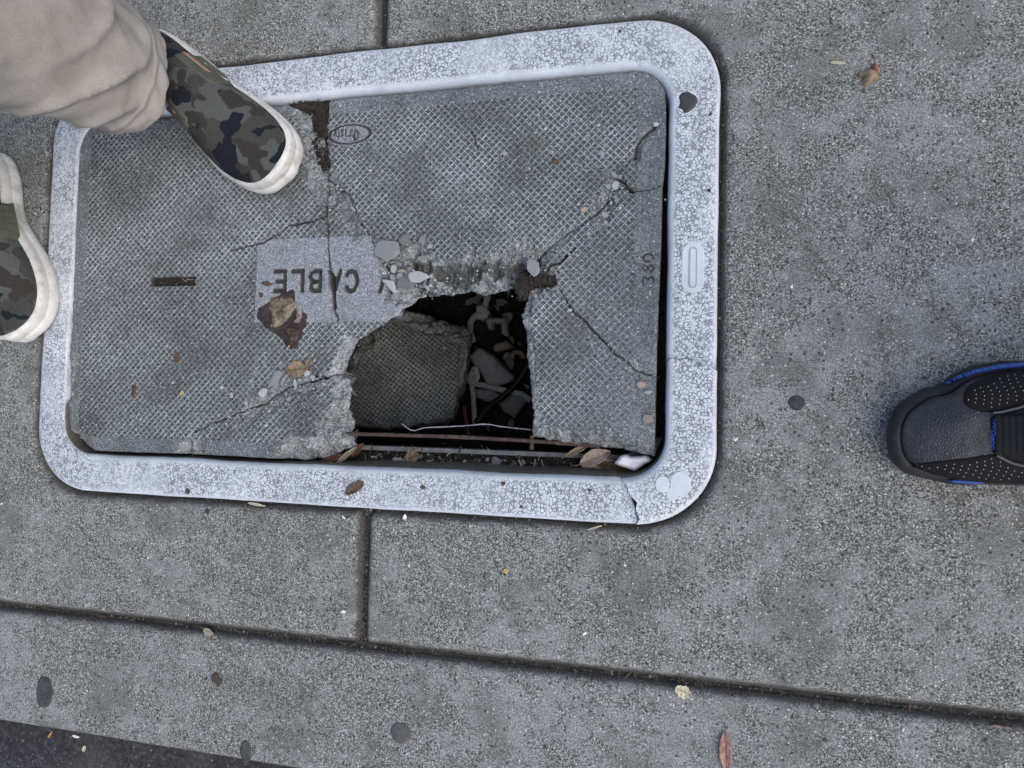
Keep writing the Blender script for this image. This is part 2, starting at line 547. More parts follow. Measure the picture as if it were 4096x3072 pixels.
hole = [tuple(p) for p in rrect(-OX + .006, OX - .006, -OY + .006, OY - .006, .08, 6, 2)]
g = sheet_with_hole('ground', [(-80, KY + .02), (80, KY + .02), (80, 80), (-80, 80)], hole, -.011, M_JOINT)
tag(g, kind='structure')
rd = link('road', mesh_np('road', [(-80, -80, -.055), (80, -80, -.055), (80, KY + .03, -.055), (-80, KY + .03, -.055)], [(0, 1, 2, 3)], False), M_ASPH)
tag(rd, kind='structure')

def clip_rect_minus_frame(x0, x1, y0, y1, side):
    """outline of the slab (side -1: left of the cross joint, +1 right) with the frame cut out"""
    cut = rrect(-OX - .0032, OX + .0032, -OY - .0032, OY + .0032, .086, 12, 30)
    sel = cut[cut[:, 0] * 1 < x1] if side < 0 else cut[cut[:, 0] > x0]
    a = np.arctan2(sel[:, 1], sel[:, 0] - (x1 if side < 0 else x0))
    if side < 0:
        a = np.mod(a, 2 * math.pi); o = np.argsort(a); s_ = sel[o]                # from top to bottom via the left
        top = (x1, OY + .0032); bot = (x1, -OY - .0032)
        return np.array([(x1, y1), top] [:1] + [top] + [tuple(p) for p in s_] + [bot, (x1, y0), (x0, y0), (x0, y1)])
    o = np.argsort(a); s_ = sel[o]                                                # from bottom to top via the right
    top = (x0, OY + .0032); bot = (x0, -OY - .0032)
    return np.array([(x0, y0), bot] + [tuple(p) for p in s_] + [top, (x0, y1), (x1, y1), (x1, y0)])

def densify(poly, step, amp=0, s=0):
    out = []
    for a, b in zip(poly, np.roll(poly, -1, axis=0)):
        n = max(1, int(np.hypot(*(b - a)) / step))
        for k in range(n): out.append(a + (b - a) * k / n)
    out = np.array(out)
    if amp:
        out = out + amp * np.stack([fbm(out[:, 0] * 60, out[:, 1] * 60, s) - .5, fbm(out[:, 0] * 60, out[:, 1] * 60, s + 9) - .5], 1) * 2
    return out

def slab_h(seed):
    def f(X, Y, e):
        z = -.0095 * (1 - np.clip(e / .011, 0, 1)) ** 2.4
        z = z + (fbm(X * 9, Y * 9, seed, 3) - .5) * .0012 + (fbm(X * 120, Y * 120, seed + 3, 2) - .5) * .0005
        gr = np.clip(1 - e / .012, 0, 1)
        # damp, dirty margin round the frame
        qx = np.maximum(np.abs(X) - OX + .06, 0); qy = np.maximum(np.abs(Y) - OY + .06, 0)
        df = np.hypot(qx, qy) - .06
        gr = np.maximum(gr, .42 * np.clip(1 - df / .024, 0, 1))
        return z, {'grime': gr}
    return f

sw = tag(empty('sidewalk', (0, 0, 0)), kind='structure')
JW = .0028
SL = 1.22
pl = densify(clip_rect_minus_frame(JX - SL, JX - JW, JY + JW, JY + SL, -1), .012, .0012, 3)
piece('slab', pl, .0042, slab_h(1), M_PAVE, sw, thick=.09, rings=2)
pr = densify(clip_rect_minus_frame(JX + JW, JX + SL, JY + JW, JY + SL, 1), .012, .0012, 5)
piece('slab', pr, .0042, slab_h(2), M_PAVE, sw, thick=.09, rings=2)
# neighbouring slabs beyond the picture
def box_slab(x0, x1, y0, y1):
    b = .006
    V = []; F = []
    for (ins, z) in ((0, -.08), (0, -.008), (b * .4, -.002), (b, 0)):
        V += [(x0 + ins, y0 + ins, z), (x1 - ins, y0 + ins, z), (x1 - ins, y1 - ins, z), (x0 + ins, y1 - ins, z)]
    for r in range(3):
        for k in range(4):
            F.append((r * 4 + k, r * 4 + (k + 1) % 4, r * 4 + 4 + (k + 1) % 4, r * 4 + 4 + k))
    F.append((12, 13, 14, 15))
    return mesh_np('slab', V, F, False)
for i in range(-3, 3):
    for j in range(0, 3):
        if j == 0 and i in (-1, 0): continue
        link('slab', box_slab(JX + i * SL + JW, JX + (i + 1) * SL - JW, JY + j * SL + JW, JY + (j + 1) * SL - JW), M_PAVE, sw)

kp = densify(np.array([(-1.25, KY), (1.6, KY), (1.6, JY - JW), (-1.25, JY - JW)]), .012, .0012, 8)
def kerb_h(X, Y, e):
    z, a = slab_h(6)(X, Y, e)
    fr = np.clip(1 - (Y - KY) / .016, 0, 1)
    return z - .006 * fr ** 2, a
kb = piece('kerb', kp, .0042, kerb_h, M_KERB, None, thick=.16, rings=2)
tag(kb, kind='structure')

# soil that fills the joints and the crack round the frame
def ribbon_soil(name, poly, z, res, parent=None, amp=.003, mat=None, sc=110):
    def f(X, Y, e):
        return z + (fbm(X * sc, Y * sc, 4, 4, .6) - .5) * 2 * amp, {'grime': np.zeros_like(X)}
    return piece(name, poly, res, f, mat or M_SOIL, parent, thick=-z + .012, rings=1)

# ------------------------------------------------------------------ frame of the box
def build_frame():
    fr = empty('box_frame', (0, 0, 0))
    tag(fr, 'pale blue-white crackled frame around the broken concrete lid', 'frame')
    n = len(OUTER)
    # profile: (blend outer->inner, extra inward offset m, z, crackle, soil)
    prof = [(0, -.000, -.03, 0, .2), (0, 0, -.006, 0, 0), (0, .0006, -.001, 0, 0), (0, .002, .0010, .1, 0), (0, .0042, .0023, .8, 0), (0, .007, ZF, 1, 0)]
    prof += [(t, 0, ZF + .0004 * math.sin(t * 3), 1, 0) for t in (.35, .5, .65, .75)]
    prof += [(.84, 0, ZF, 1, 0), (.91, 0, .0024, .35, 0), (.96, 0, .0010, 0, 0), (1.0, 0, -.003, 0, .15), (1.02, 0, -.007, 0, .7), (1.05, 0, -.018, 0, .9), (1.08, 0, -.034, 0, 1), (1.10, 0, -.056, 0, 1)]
    ctr = np.array([0, 0])
    def ring(p):
        t, off, z, *_ = p
        q = OUTER * (1 - t) + INNER * t
        dirv = INNER - OUTER; dirv = dirv / np.linalg.norm(dirv, axis=1)[:, None]
        q = q + dirv * off
        s = np.arange(n)
        wob = (fbm(q[:, 0] * 14, q[:, 1] * 14, 31, 3) - .5) * .003 * (1 if t < .2 or t > .85 else 0)
        q = q + dirv * wob[:, None]
        if t > 1:                                  # the lower inner wall leans in under the missing lid edge
            bw = sstep(.0, .06, q[:, 0]) * sstep(.352, .33, q[:, 0]) * (q[:, 1] < -.15)
            q = q + dirv * (bw * (t - 1) * .03)[:, None]
        zz = z + (fbm(q[:, 0] * 10, q[:, 1] * 10, 33, 3) - .5) * .0012
        if .85 < t < 1.03: zz = zz + (q[:, 0] < -.335) * (ZF - .0006 - z) * (1.0 if t < 1.01 else .5)
        return np.column_stack([q, zz])
    RG = [ring(p) for p in prof]
    # split into the main rim and the broken corner piece (image: lower right)
    i0 = (16 + 1 + 39) * 3                        # first point of the (x1, y0) corner arc
    def rng(lo, hi, jag, move=(0, 0, 0)):
        V = []; A1 = []; A2 = []; F = []
        for k, (r, p) in enumerate(zip(RG, prof)):
            ids = [i % n for i in range(lo, hi + 1)]
            q = r[ids].copy()
            # jagged cuts: slide the end points along the rim
            for end, i_ in ((0, lo % n), (-1, hi % n)):
                tv = r[(i_ + 1) % n] - r[(i_ - 1) % n]; tv = tv / np.linalg.norm(tv)
                t = p[0] + p[1] * 20
                q[end] = q[end] + tv * .0035 * (math.sin(t * 5.0 + i_) + .5 * math.sin(t * 17 + i_))
            q = q + np.array(move)
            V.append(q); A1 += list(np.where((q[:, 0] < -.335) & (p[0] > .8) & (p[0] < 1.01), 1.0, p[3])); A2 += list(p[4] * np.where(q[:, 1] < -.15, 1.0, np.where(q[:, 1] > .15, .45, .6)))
        m = len(V[0]); V = np.concatenate(V)
        for k in range(len(prof) - 1):
            for i in range(m - 1):
                F.append((k * m + i, k * m + i + 1, (k + 1) * m + i + 1, (k + 1) * m + i))
        # close the cut ends
        for e in (0, m - 1):
            F.append(tuple(k * m + e for k in range(len(prof))) if e else tuple(k * m for k in reversed(range(len(prof)))))
        return mesh_np('rim', V, F, True, {'crk': A1, 'soil': A2})
    ca, cb = i0 + 1, i0 + 16 + 9                   # corner piece covers this arc and a bit of the right side
    me = rng(cb, n + ca, (.004, -.004))
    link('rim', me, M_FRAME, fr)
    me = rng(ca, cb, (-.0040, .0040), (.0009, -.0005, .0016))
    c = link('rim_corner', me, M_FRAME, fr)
    c['label'] = 'cracked-off corner of the frame standing slightly proud'
    # embossed maker's pill on the right side
    def pill(cx, cy, hw, hh, z, h, name, mat, parent, bev=.0006):
        r = min(hw, hh)
        V = []; F = []
        for (ins, zz) in ((0, z - .001), (0, z + h * .5), (bev, z + h)):
            q = rrect(cx - hw + ins, cx + hw - ins, cy - hh + ins, cy + hh - ins, r - ins - 1e-5, 8, 6)
            V += [(x, y, zz) for x, y in q]
        m = len(V) // 3
        for k in range(2):
            for i in range(m): F.append((k * m + i, k * m + (i + 1) % m, (k + 1) * m + (i + 1) % m, (k + 1) * m + i))
        F.append(tuple(2 * m + i for i in range(m)))
        return link(name, mesh_np(name, V, F, False, {'crk': [0] * len(V), 'soil': [0] * len(V)}), mat, parent)
    a = at(2772, 1071, ZF)
    nb_ = pill(a[0], a[1], .0112, .026, ZF + .0004, .0005, 'nameplate', M_FRAME, fr)
    # thin raised ring on the pill, coloured darker than the frame
    V = []; F = []
    for (ins, zz) in ((-.0007, ZF + .0010), (0, ZF + .0022), (.0007, ZF + .0010)):
        q = rrect(a[0] - .0036 + ins, a[0] + .0036 - ins, a[1] - .0205 + ins, a[1] + .0205 - ins, .0036 - ins - 1e-5, 8, 6)
        V += [(x, y, zz) for x, y in q]
    m = len(V) // 3
    for k in range(2):
        for i in range(m): F.append((k * m + i, k * m + (i + 1) % m, (k + 1) * m + (i + 1) % m, (k + 1) * m + i))
    link('nameplate_ring', mesh_np('nameplate_ring', V, F, True, {'crk': [0] * len(V), 'soil': [0] * len(V)}), plain('nameplate_grey', (.33, .37, .43), .2), nb_)
    pill(a[0], a[1], .0029, .0198, ZF + .0009, .0008, 'nameplate_bar', M_FRAME, nb_)
    # raised mould numbers on the corner: three and five in flat circles
    for (u, v, r) in ((2650, 1937, .0085), (2722, 1935, .0125), (2690, 1975, .007)):
        a = at(u, v, ZF)
        pill(a[0], a[1], r * .8, r, ZF + .0017 + r * .02, .0006, 'mould_mark', M_FRAME, fr)
    return fr
FRAME = build_frame()

# ------------------------------------------------------------------ vault below: ledge, walls, floor
VX0, VX1, VY0, VY1 = -.362, .352, -.197, .192
VZ = -.43
va = tag(empty('vault', (0, 0, VZ)), 'dark buried box under the broken lid, its walls in deep shade', 'vault')
def vpart(name, V, F, mat, smooth=False):
    return link(name, mesh_np(name, [(x, y, z - VZ) for x, y, z in V], F, smooth, {'crk': [0] * len(V), 'soil': [0] * len(V)}), mat, va)
lo = rrect(IL - .006, IR_ + .006, IB - .006, IT + .006, .045, 8, 10)
li = rrect(VX0, VX1, VY0, VY1, .03, 8, 10)
n = len(lo)
V = [(x, y, -.054) for x, y in lo] + [(x, y, -.054) for x, y in li] + [(x, y, -.062) for x, y in li]
F = [(i, (i + 1) % n, n + (i + 1) % n, n + i) for i in range(n)] + [(n + i, n + (i + 1) % n, 2 * n + (i + 1) % n, 2 * n + i) for i in range(n)]
vpart('ledge', V, F, M_SOIL)
# pale lip on the inner edge of the ledge
l2 = rrect(VX0 - .005, VX1 + .005, VY0 - .005, VY1 + .005, .032, 8, 10)
V = [(x, y, -.056) for x, y in l2] + [(x, y, -.0475) for x, y in l2] + [(x, y, -.0475) for x, y in li] + [(x, y, -.075) for x, y in li]
F = [(k * n + i, k * n + (i + 1) % n, (k + 1) * n + (i + 1) % n, (k + 1) * n + i) for k in range(3) for i in range(n)]
vpart('ledge_lip', V, F, M_LEDGE)
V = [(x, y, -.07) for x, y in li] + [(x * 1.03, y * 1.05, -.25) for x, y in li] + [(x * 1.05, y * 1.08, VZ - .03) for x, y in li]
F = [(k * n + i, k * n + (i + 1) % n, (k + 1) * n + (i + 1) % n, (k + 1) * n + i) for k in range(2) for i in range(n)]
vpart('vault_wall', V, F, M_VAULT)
fp = rrect(-.39, .39, -.215, .215, .03, 6, 12)
def floor_h(X, Y, e):
    return VZ + (fbm(X * 14, Y * 14, 6, 4) - .5) * .05 + (fbm(X * 90, Y * 90, 9, 3) - .5) * .012, {'grime': np.zeros_like(X)}
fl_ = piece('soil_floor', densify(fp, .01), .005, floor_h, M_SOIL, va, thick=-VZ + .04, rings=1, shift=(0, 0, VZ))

# ------------------------------------------------------------------ the broken lid
ZT = ZL
def LP(pts): return P(pts, ZT)
c_gapL = LP([(1150, 416), (1246, 446), (1271, 519), (1260, 534), (1290, 548), (1297, 578), (1275, 637), (1300, 659), (1300, 712)])
c_gapR = LP([(1312, 403), (1308, 446), (1301, 515), (1299, 578), (1308, 659), (1300, 712)])
c_B = LP([(1300, 712), (1345, 745), (1390, 775), (1414, 846), (1438, 882), (1470, 939), (1495, 984), (1520, 1034), (1545, 1075), (1590, 1100), (1640, 1130), (1701, 1161)])
c_holeL = LP([(1701, 1161), (1685, 1180), (1644, 1196), (1634, 1218), (1602, 1237), (1599, 1256), (1571, 1271), (1545, 1290), (1507, 1313), (1470, 1335), (1432, 1357), (1406, 1382), (1390, 1423), (1368, 1464), (1352, 1496)])
c_G = LP([(1352, 1496), (1291, 1511), (1224, 1526), (1126, 1556), (1023, 1623), (913, 1666), (820, 1700), (765, 1730), (748, 1776), (742, 1816)])
c_holeLL = LP([(1352, 1496), (1381, 1515), (1387, 1547), (1384, 1620), (1378, 1705), (1367, 1721), (1389, 1782), (1340, 1806), (1285, 1831), (1187, 1846)])
c_holeT = LP([(1701, 1161), (1739, 1173), (1786, 1167), (1830, 1154), (1868, 1151), (1919, 1173), (1951, 1161), (2008, 1142), (2058, 1132), (2072, 1095), (2122, 1066)])
c_D = LP([(2122, 1066), (2141, 1028), (2205, 981), (2252, 941), (2315, 902), (2380, 850), (2425, 800), (2445, 755), (2497, 750), (2529, 767), (2576, 763), (2650, 744)])
c_slot = LP([(2122, 1066), (2150, 1098), (2215, 1100), (2226, 1139)])
c_slot5 = LP([(2115, 1154), (2135, 1143), (2200, 1141), (2226, 1139)])
c_F = LP([(2226, 1139), (2274, 1222), (2330, 1277), (2385, 1333), (2454, 1409), (2510, 1444), (2538, 1478), (2579, 1492), (2624, 1508)])
c_holeR = LP([(2115, 1154), (2096, 1192), (2077, 1230), (2077, 1281), (2093, 1338), (2099, 1401), (2103, 1465), (2115, 1528), (2121, 1604), (2125, 1667), (2118, 1699), (2115, 1749)])
c_botR = LP([(2115, 1749), (2198, 1766), (2316, 1776), (2399, 1783), (2489, 1797), (2593, 1825), (2614, 1832)])
o_left = LP([(742, 1816), (437, 1806), (370, 1803), (327, 1776), (281, 1727), (272, 1691), (272, 1544), (275, 1404), (284, 1319), (292, 1062), (297, 857), (299, 600), (308, 540), (340, 508), (400, 498), (800, 457), (1150, 416)])
o_bot = LP([(1187, 1846), (1175, 1840), (943, 1826), (742, 1816)])
o_top = LP([(1312, 403), (1334, 392), (1516, 378), (1833, 348), (2149, 318), (2450, 289), (2529, 281), (2577, 281), (2616, 297), (2648, 332), (2660, 356), (2664, 443), (2661, 633), (2650, 744)])
o_r4 = LP([(2650, 744), (2643, 1000), (2631, 1277), (2624, 1508)])
o_r5 = LP([(2624, 1508), (2619, 1728), (2614, 1832)])
AM = .0022
cuts = {}
for i, (k, v) in enumerate(dict(gapL=c_gapL, gapR=c_gapR, B=c_B, holeL=c_holeL, G=c_G, holeLL=c_holeLL, holeT=c_holeT, D=c_D, slot=c_slot, slot5=c_slot5, F=c_F, holeR=c_holeR, botR=c_botR).items()):
    cuts[k] = rough(v, AM * (1.5 if k.startswith('hole') or k == 'botR' else 1), .0016, i + 1)
for k, v in dict(o_left=o_left, o_bot=o_bot, o_top=o_top, o_r4=o_r4, o_r5=o_r5).items():
    cuts[k] = rough(v, .0005, .004, 40)

def ring_of(seq):
    pts = []; fl = []; ul = []
    for name in seq:
        rev = name.startswith('-'); nm = name.lstrip('-')
        q = cuts[nm][::-1] if rev else cuts[nm]
        pts += list(q[:-1]); fl += [0 if nm.startswith('o_') else 1] * (len(q) - 1); ul += [1 if nm in ('holeL', 'holeLL', 'holeT', 'botR') else 0] * (len(q) - 1)
    return np.array(pts), fl, ul

# letters as strokes on a unit box
LET = {'T': [[(0, 1), (1, 1)], [(.5, 0), (.5, 1)]], 'V': [[(0, 1), (.5, 0), (1, 1)]],
       'A': [[(0, 0), (.5, 1), (1, 0)], [(.2, .36), (.8, .36)]],
       'B': [[(0, 0), (0, 1), (.62, 1), (.86, .9), (.9, .76), (.82, .6), (.6, .53), (0, .53)], [(.6, .53), (.9, .42), (1, .26), (.9, .08), (.64, 0), (0, 0)]],
       'L': [[(0, 1), (0, 0), (1, 0)]], 'E': [[(1, 1), (0, 1), (0, 0), (1, 0)], [(0, .52), (.8, .52)]],
       'C': [[(1, .8), (.86, .95), (.6, 1.0), (.3, .95), (.08, .72), (.0, .5), (.08, .28), (.3, .05), (.6, 0), (.86, .05), (1, .2)]],
       'c': [[(.95, .85), (.6, 1), (.2, .85), (0, .5), (.2, .15), (.6, 0), (.95, .15)]],
       'h': [[(0, 0), (0.1, 1)], [(.05, .45), (.5, .62), (.85, .5), (.85, 0)]],
       'r': [[(.1, 0), (.1, .62)], [(.1, .4), (.5, .62), (.9, .58)]],
       'i': [[(.5, 0), (.5, .62)], [(.5, .85), (.5, .92)]],
       's': [[(.9, .52), (.5, .64), (.15, .5), (.5, .32), (.85, .16), (.5, 0), (.1, .1)]],
       't': [[(.4, .9), (.4, .1), (.8, 0)], [(0, .62), (.85, .62)]],
       'y': [[(0, .62), (.45, 0)], [(.95, .62), (.45, 0), (.1, -.3)]],
       '3': [[(0, .9), (.5, 1), (.9, .78), (.45, .54), (.95, .27), (.5, 0), (0, .1)]],
       '8': [[(.5, .54), (.1, .78), (.5, 1), (.9, .78), (.5, .54), (0, .27), (.5, 0), (1, .27), (.5, .54)]],
       '0': [[(.5, 0), (.05, .3), (.05, .7), (.5, 1), (.95, .7), (.95, .3), (.5, 0)]],
       '6': [[(.85, .95), (.4, .9), (.05, .4), (.3, .02), (.8, .05), (.95, .32), (.6, .52), (.1, .4)]]}
STROKES = []                                       # (polyline in world xy, half width)
def word(chars, hw):
    """chars: (character, u, v lower left corner px (of the upside-down letter), width, height in world, angle)"""
    for ch, (cx, cy), wd, ht, ang in chars:
        ca, sa = math.cos(ang), math.sin(ang)
        for st in LET[ch]:
            q = np.array([((a - .5) * wd, (b - .5) * ht) for a, b in st])
            q = q @ np.array([[ca, sa], [-sa, ca]]) + np.array([cx, cy])
            STROKES.append((q, hw))
Lx = lambda zx: 950 + .5906 * zx
Ly = lambda zy: 900 + .5906 * zy
word([(c, at(Lx(zx), Ly(378), ZT)[:2], .0135, .0235, math.pi) for c, zx in (('E', 283), ('L', 402), ('B', 522), ('A', 656), ('C', 772), ('V', 1000), ('T', 1135))], .0026)
# small oval script mark: letters stand upside down
ch0 = 'Christy'
N_BIG = len(STROKES)
for i, c in enumerate(ch0):
    q = at(1424 - i * 14.6, 538, ZT)[:2]
    word([('c' if c == 'C' else c, q, .0044 if c in 'Ch' else .0034, .0115 if c == 'C' else .0135, math.pi)], .00085)
for c, v in (('3', 1118), ('8', 1072), ('0', 1030)):
    word([(c, at(2592, v, ZT)[:2], .0085, .012, math.pi / 2)], .0007)

PL0 = at(1030, 959, ZT)[:2]; PL1 = np.array([.118, -.0525])
LOGO_C = at(1396, 535, ZT)[:2]; LOGO_A, LOGO_B = .0265, .0112
ZONES = []                                          # (polyline, reach, depth, colour amount)
def zone(pts, r, dep, amt=1.0): ZONES.append((LP(pts), r, dep, amt))
zone([(1640, 1095), (1720, 1150), (1786, 1160), (1868, 1145), (1930, 1160), (2008, 1138), (2070, 1100)], .036, .022)
zone([(1340, 1490), (1372, 1440), (1400, 1385)], .014, .006)
zone([(1390, 1530), (1384, 1620), (1378, 1700)], .022, .007)
zone([(1390, 1740), (1340, 1800), (1260, 1840), (1190, 1850)], .034, .020)
zone([(1000, 1640), (1080, 1585), (1180, 1540), (1300, 1515)], .012, .004, .7)
zone([(1010, 1600), (1060, 1640)], .010, .003, .6)
zone([(2096, 1192), (2080, 1250), (2097, 1380), (2103, 1465), (2120, 1620)], .010, .006)
zone([(2120, 1690), (2118, 1745), (2200, 1768)], .020, .009)
zone([(2200, 1768), (2316, 1780), (2489, 1800), (2614, 1835)], .015, .014, .55)
zone([(1235, 420), (1250, 500), (1255, 620), (1280, 700), (1310, 760)], .020, .006, .75)
zone([(1535, 985), (1590, 1060), (1680, 1130)], .012, .006, .8)
zone([(2130, 1050), (2205, 985), (2252, 945)], .007, .003, .6)
zone([(2400, 850), (2440, 780), (2455, 720)], .012, .004, .6)
zone([(2405, 900), (2425, 800)], .008, .003, .7)
zone([(2624, 500), (2590, 530), (2550, 590), (2540, 650)], .004, .002, .5)
zone([(742, 1800), (790, 1800)], .012, .008, .8)
zone([(2530, 1470), (2624, 1505)], .009, .004, .5)
zone([(1420, 940), (1380, 800), (1310, 740)], .008, .003, .5)
zone([(300, 1440), (280, 1580)], .009, .003, .5)
zone([(345, 1790), (300, 1740)], .010, .005, .8)
GROOVES = [(LP([(1300, 712), (1303, 780), (1303, 854), (1311, 949), (1315, 1028), (1322, 1107), (1332, 1180), (1338, 1230), (1349, 1287)]), .0012, .006),
           (LP([(1322, 1107), (1330, 1160), (1337, 1230)]), .0034, .006),
           (LP([(1303, 863), (1254, 885), (1153, 901), (1109, 939), (1052, 971), (985, 985), (925, 1002)]), .0012, .003),
           (LP([(2624, 498), (2576, 538), (2545, 590), (2537, 633)]), .0011, .003),
           (LP([(2466, 704), (2497, 736), (2529, 767)]), .0011, .004),
           (LP([(2120, 1066), (2140, 1100), (2150, 1030)]), .0012, .005),
           (LP([(2185, 1085), (2200, 1060), (2240, 1050), (2262, 1020)]), .0013, .005),
           (LP([(2262, 1020), (2300, 990)]), .0009, .003),
           (LP([(1880, 520), (1910, 595)]), .0008, .002),
           (LP([(1291, 1511), (1270, 1500), (1255, 1504)]), .0016, .006)]
GROOVES = [(rough(g_[0], .0022, .0018, 60 + i), g_[1], g_[2]) for i, g_ in enumerate(GROOVES)]
SLOTL = (*at(601, 1145, ZT)[:2], *at(777, 1104, ZT)[:2])

def lid_h(X, Y, e, ox=0, oy=0, rot=math.pi / 4, extra=True, has_plate=True):
    ca, sa = math.cos(rot), math.sin(rot)
    wx, wy = X, Y
    u = (wx * ca + wy * sa) / PITCH; v = (-wx * sa + wy * ca) / PITCH
    du = np.abs(u - np.round(u)) * PITCH; dv = np.abs(v - np.round(v)) * PITCH
    dl = np.minimum(du, dv)
    hw = .00064 + (fbm(X * 40, Y * 40, 73, 3) - .5) * .0005
    rib = 1 - sstep(hw * .6, hw * 1.75, dl)
    wearN = fbm(X * 22, Y * 22, 74, 4)
    ribh = rib; rib = np.clip(.50 + .9 * wearN, 0, 1)
    z = np.full(X.shape, ZT)
    pat = np.ones(X.shape)
    plate = np.zeros(X.shape); soil = np.zeros(X.shape); brk = np.zeros(X.shape)
    if extra:
        jit = (fbm(X * 50, Y * 50, 75, 3) - .5) * .004
        x0, x1, y0, y1 = -.367, .341 , -.196, .196
        ins = np.minimum(np.minimum(X - x0, x1 - X), np.minimum(Y - y0, y1 - Y)) + jit
        pat = sstep(-.001, .002, ins)
        # the right hand side is worn rough
        pat *= 1 - .5 * sstep(.22, .33, X) * sstep(.10, -.10, Y) * 1.0
        pm = (X > PL0[0]) & (X < PL1[0]) & (Y < PL0[1]) & (Y > PL1[1])
        if has_plate: plate[pm] = 1; pat[pm] = 0
        lg = ((X - LOGO_C[0]) / (LOGO_A + .003)) ** 2 + ((Y - LOGO_C[1]) / (LOGO_B + .003)) ** 2
        lm = lg < 1.0
        pat[lm] = 0; plate[lm] = .8
        er = np.abs(np.sqrt(((X - LOGO_C[0]) / LOGO_A) ** 2 + ((Y - LOGO_C[1]) / LOGO_B) ** 2) - 1)
        rg = (er < .085) & (X > at(1306, 535, ZT)[0])
        border = (1 - pat) * (1 - plate)
        plate = np.maximum(plate, border * (.30 + .5 * (fbm(X * 30, Y * 30, 76, 3) - .35)))
        plate = np.clip(plate, 0, 1)
    z = z - pat * (1 - ribh) * .0011
    rib = rib * pat
    if extra:
        z = np.where(rg, z - .0012, z); soil = np.where(rg, .95, soil)
        for i, (st, hw_) in enumerate(STROKES):
            b0 = st.min(0) - .006; b1 = st.max(0) + .006
            k = (X > b0[0]) & (X < b1[0]) & (Y > b0[1]) & (Y < b1[1])
            if not k.any(): continue
            dd = dpoly(X[k], Y[k], st) + (fbm(X[k] * 200, Y[k] * 200, 77, 2) - .5) * .0008
            m = 1 - sstep(hw_ * .8, hw_ * 1.25, dd)
            z[k] -= m * (.0028 if i < N_BIG else .001)
            soil[k] = np.maximum(soil[k], m * .95)
        nz = (fbm(X * 75, Y * 75, 80, 4, .6) - .5)
        for pts, r, dep, amt in ZONES:
            b0 = pts.min(0) - r * 1.6; b1 = pts.max(0) + r * 1.6
            k = (X > b0[0]) & (X < b1[0]) & (Y > b0[1]) & (Y < b1[1])
            if not k.any(): continue
            dd = dpoly(X[k], Y[k], pts) + nz[k] * r * 1.1
            q = np.clip(1 - dd / r, 0, 1)
            z[k] -= dep * q ** 1.2 + (q > 0) * .0012
            bb = sstep(.0, .18, q) * amt
            brk[k] = np.maximum(brk[k], bb)
            rib[k] *= 1 - sstep(0, .15, q); plate[k] *= 1 - bb
            soil[k] *= 1 - bb * .8
        # crumbly relief on broken faces
        rdg = 1 - np.abs(2 * fbm(X * 70, Y * 70, 81, 4, .55) - 1)
        z += brk * ((rdg - .75) * .009 + (fbm(X * 45, Y * 90, 88, 3) - .5) * .004)
        # grey dirt settled on the ledge above the hole
        t_ = LP([(1660, 1060), (1760, 1090), (1900, 1080), (2040, 1080)])
        dd = dpoly(X, Y, t_) + nz * .03
        soil = np.maximum(soil, .75 * sstep(.013, .005, dd))
        for pts, r, dep in GROOVES:
            b0 = pts.min(0) - .01; b1 = pts.max(0) + .01
            k = (X > b0[0]) & (X < b1[0]) & (Y > b0[1]) & (Y < b1[1])
            if not k.any(): continue
            dd = dpoly(X[k], Y[k], pts)
            rr = r * (.35 + 1.3 * fbm(X[k] * 90, Y[k] * 90, 83, 2))
            m = 1 - sstep(rr * .6, rr * 1.3, dd)
            z[k] -= dep * m; soil[k] = np.maximum(soil[k], m * .9)
        # lifting slot, packed with dirt
        sx0, sy0, sx1, sy1 = SLOTL
        dx = np.minimum(X - sx0, sx1 - X); dy = np.minimum(Y - sy0, sy1 - Y)
        m = sstep(-.0006, .0008, np.minimum(dx, dy) + nz * .0022)
        z -= m * (.008 - .003 * fbm(X * 150, Y * 150, 84, 2)); soil = np.maximum(soil, m); rib *= 1 - m
    # edges of every fragment crumble a little
    cr = np.clip(1 - (e + (fbm(X * 110, Y * 110, 85, 3) - .5) * .004) / .0032, 0, 1)
    if extra:
        z -= cr ** 2 * .0026
    z += (fbm(X * 8, Y * 8, 86, 3) - .5) * .0015 + (fbm(X * 260, Y * 260, 87, 2) - .5) * .0006
    return z, {'rib': rib, 'brk': brk, 'soil': np.clip(soil, 0, 1), 'plate': plate}

lid = tag(empty('concrete_cover', (0, 0, ZT)), 'broken grey diamond-patterned concrete lid with a ragged hole, set in the frame', 'lid')
RES = .00095
frs = [(['o_left', 'gapL', 'B', 'holeL', 'G'], 'large left fragment carrying the lettered plate and lifting slot', (0, 0, 0)),
       (['-G', 'holeLL', 'o_bot'], 'wedge fragment below the rubble line with a chipped pale end', (0, 0, -.0015)),
       (['o_top', '-D', '-holeT', '-B', '-gapR'], 'upper fragment with the oval script mark', (0, 0, -.001)),
       (['D', 'o_r4', '-F', '-slot'], 'worn triangular fragment at the right edge', (0, 0, -.0005)),
       (['slot5', 'F', 'o_r5', '-botR', '-holeR'], 'speckled lower right fragment beside the hole', (0, 0, -.002))]
for seq, lab, mv in frs:
    poly, fl, ul = ring_of(seq)
    o = piece('lid_fragment', poly, RES, (lambda X, Y, e, hp=('plate' in lab): lid_h(X, Y, e, has_plate=hp)), M_LID, lid, thick=.050, gap=.00035, wall=.0045, under=.020, flags=fl, uflags=ul, shift=(-mv[0], -mv[1], ZT - mv[2]))
    o['label'] = lab

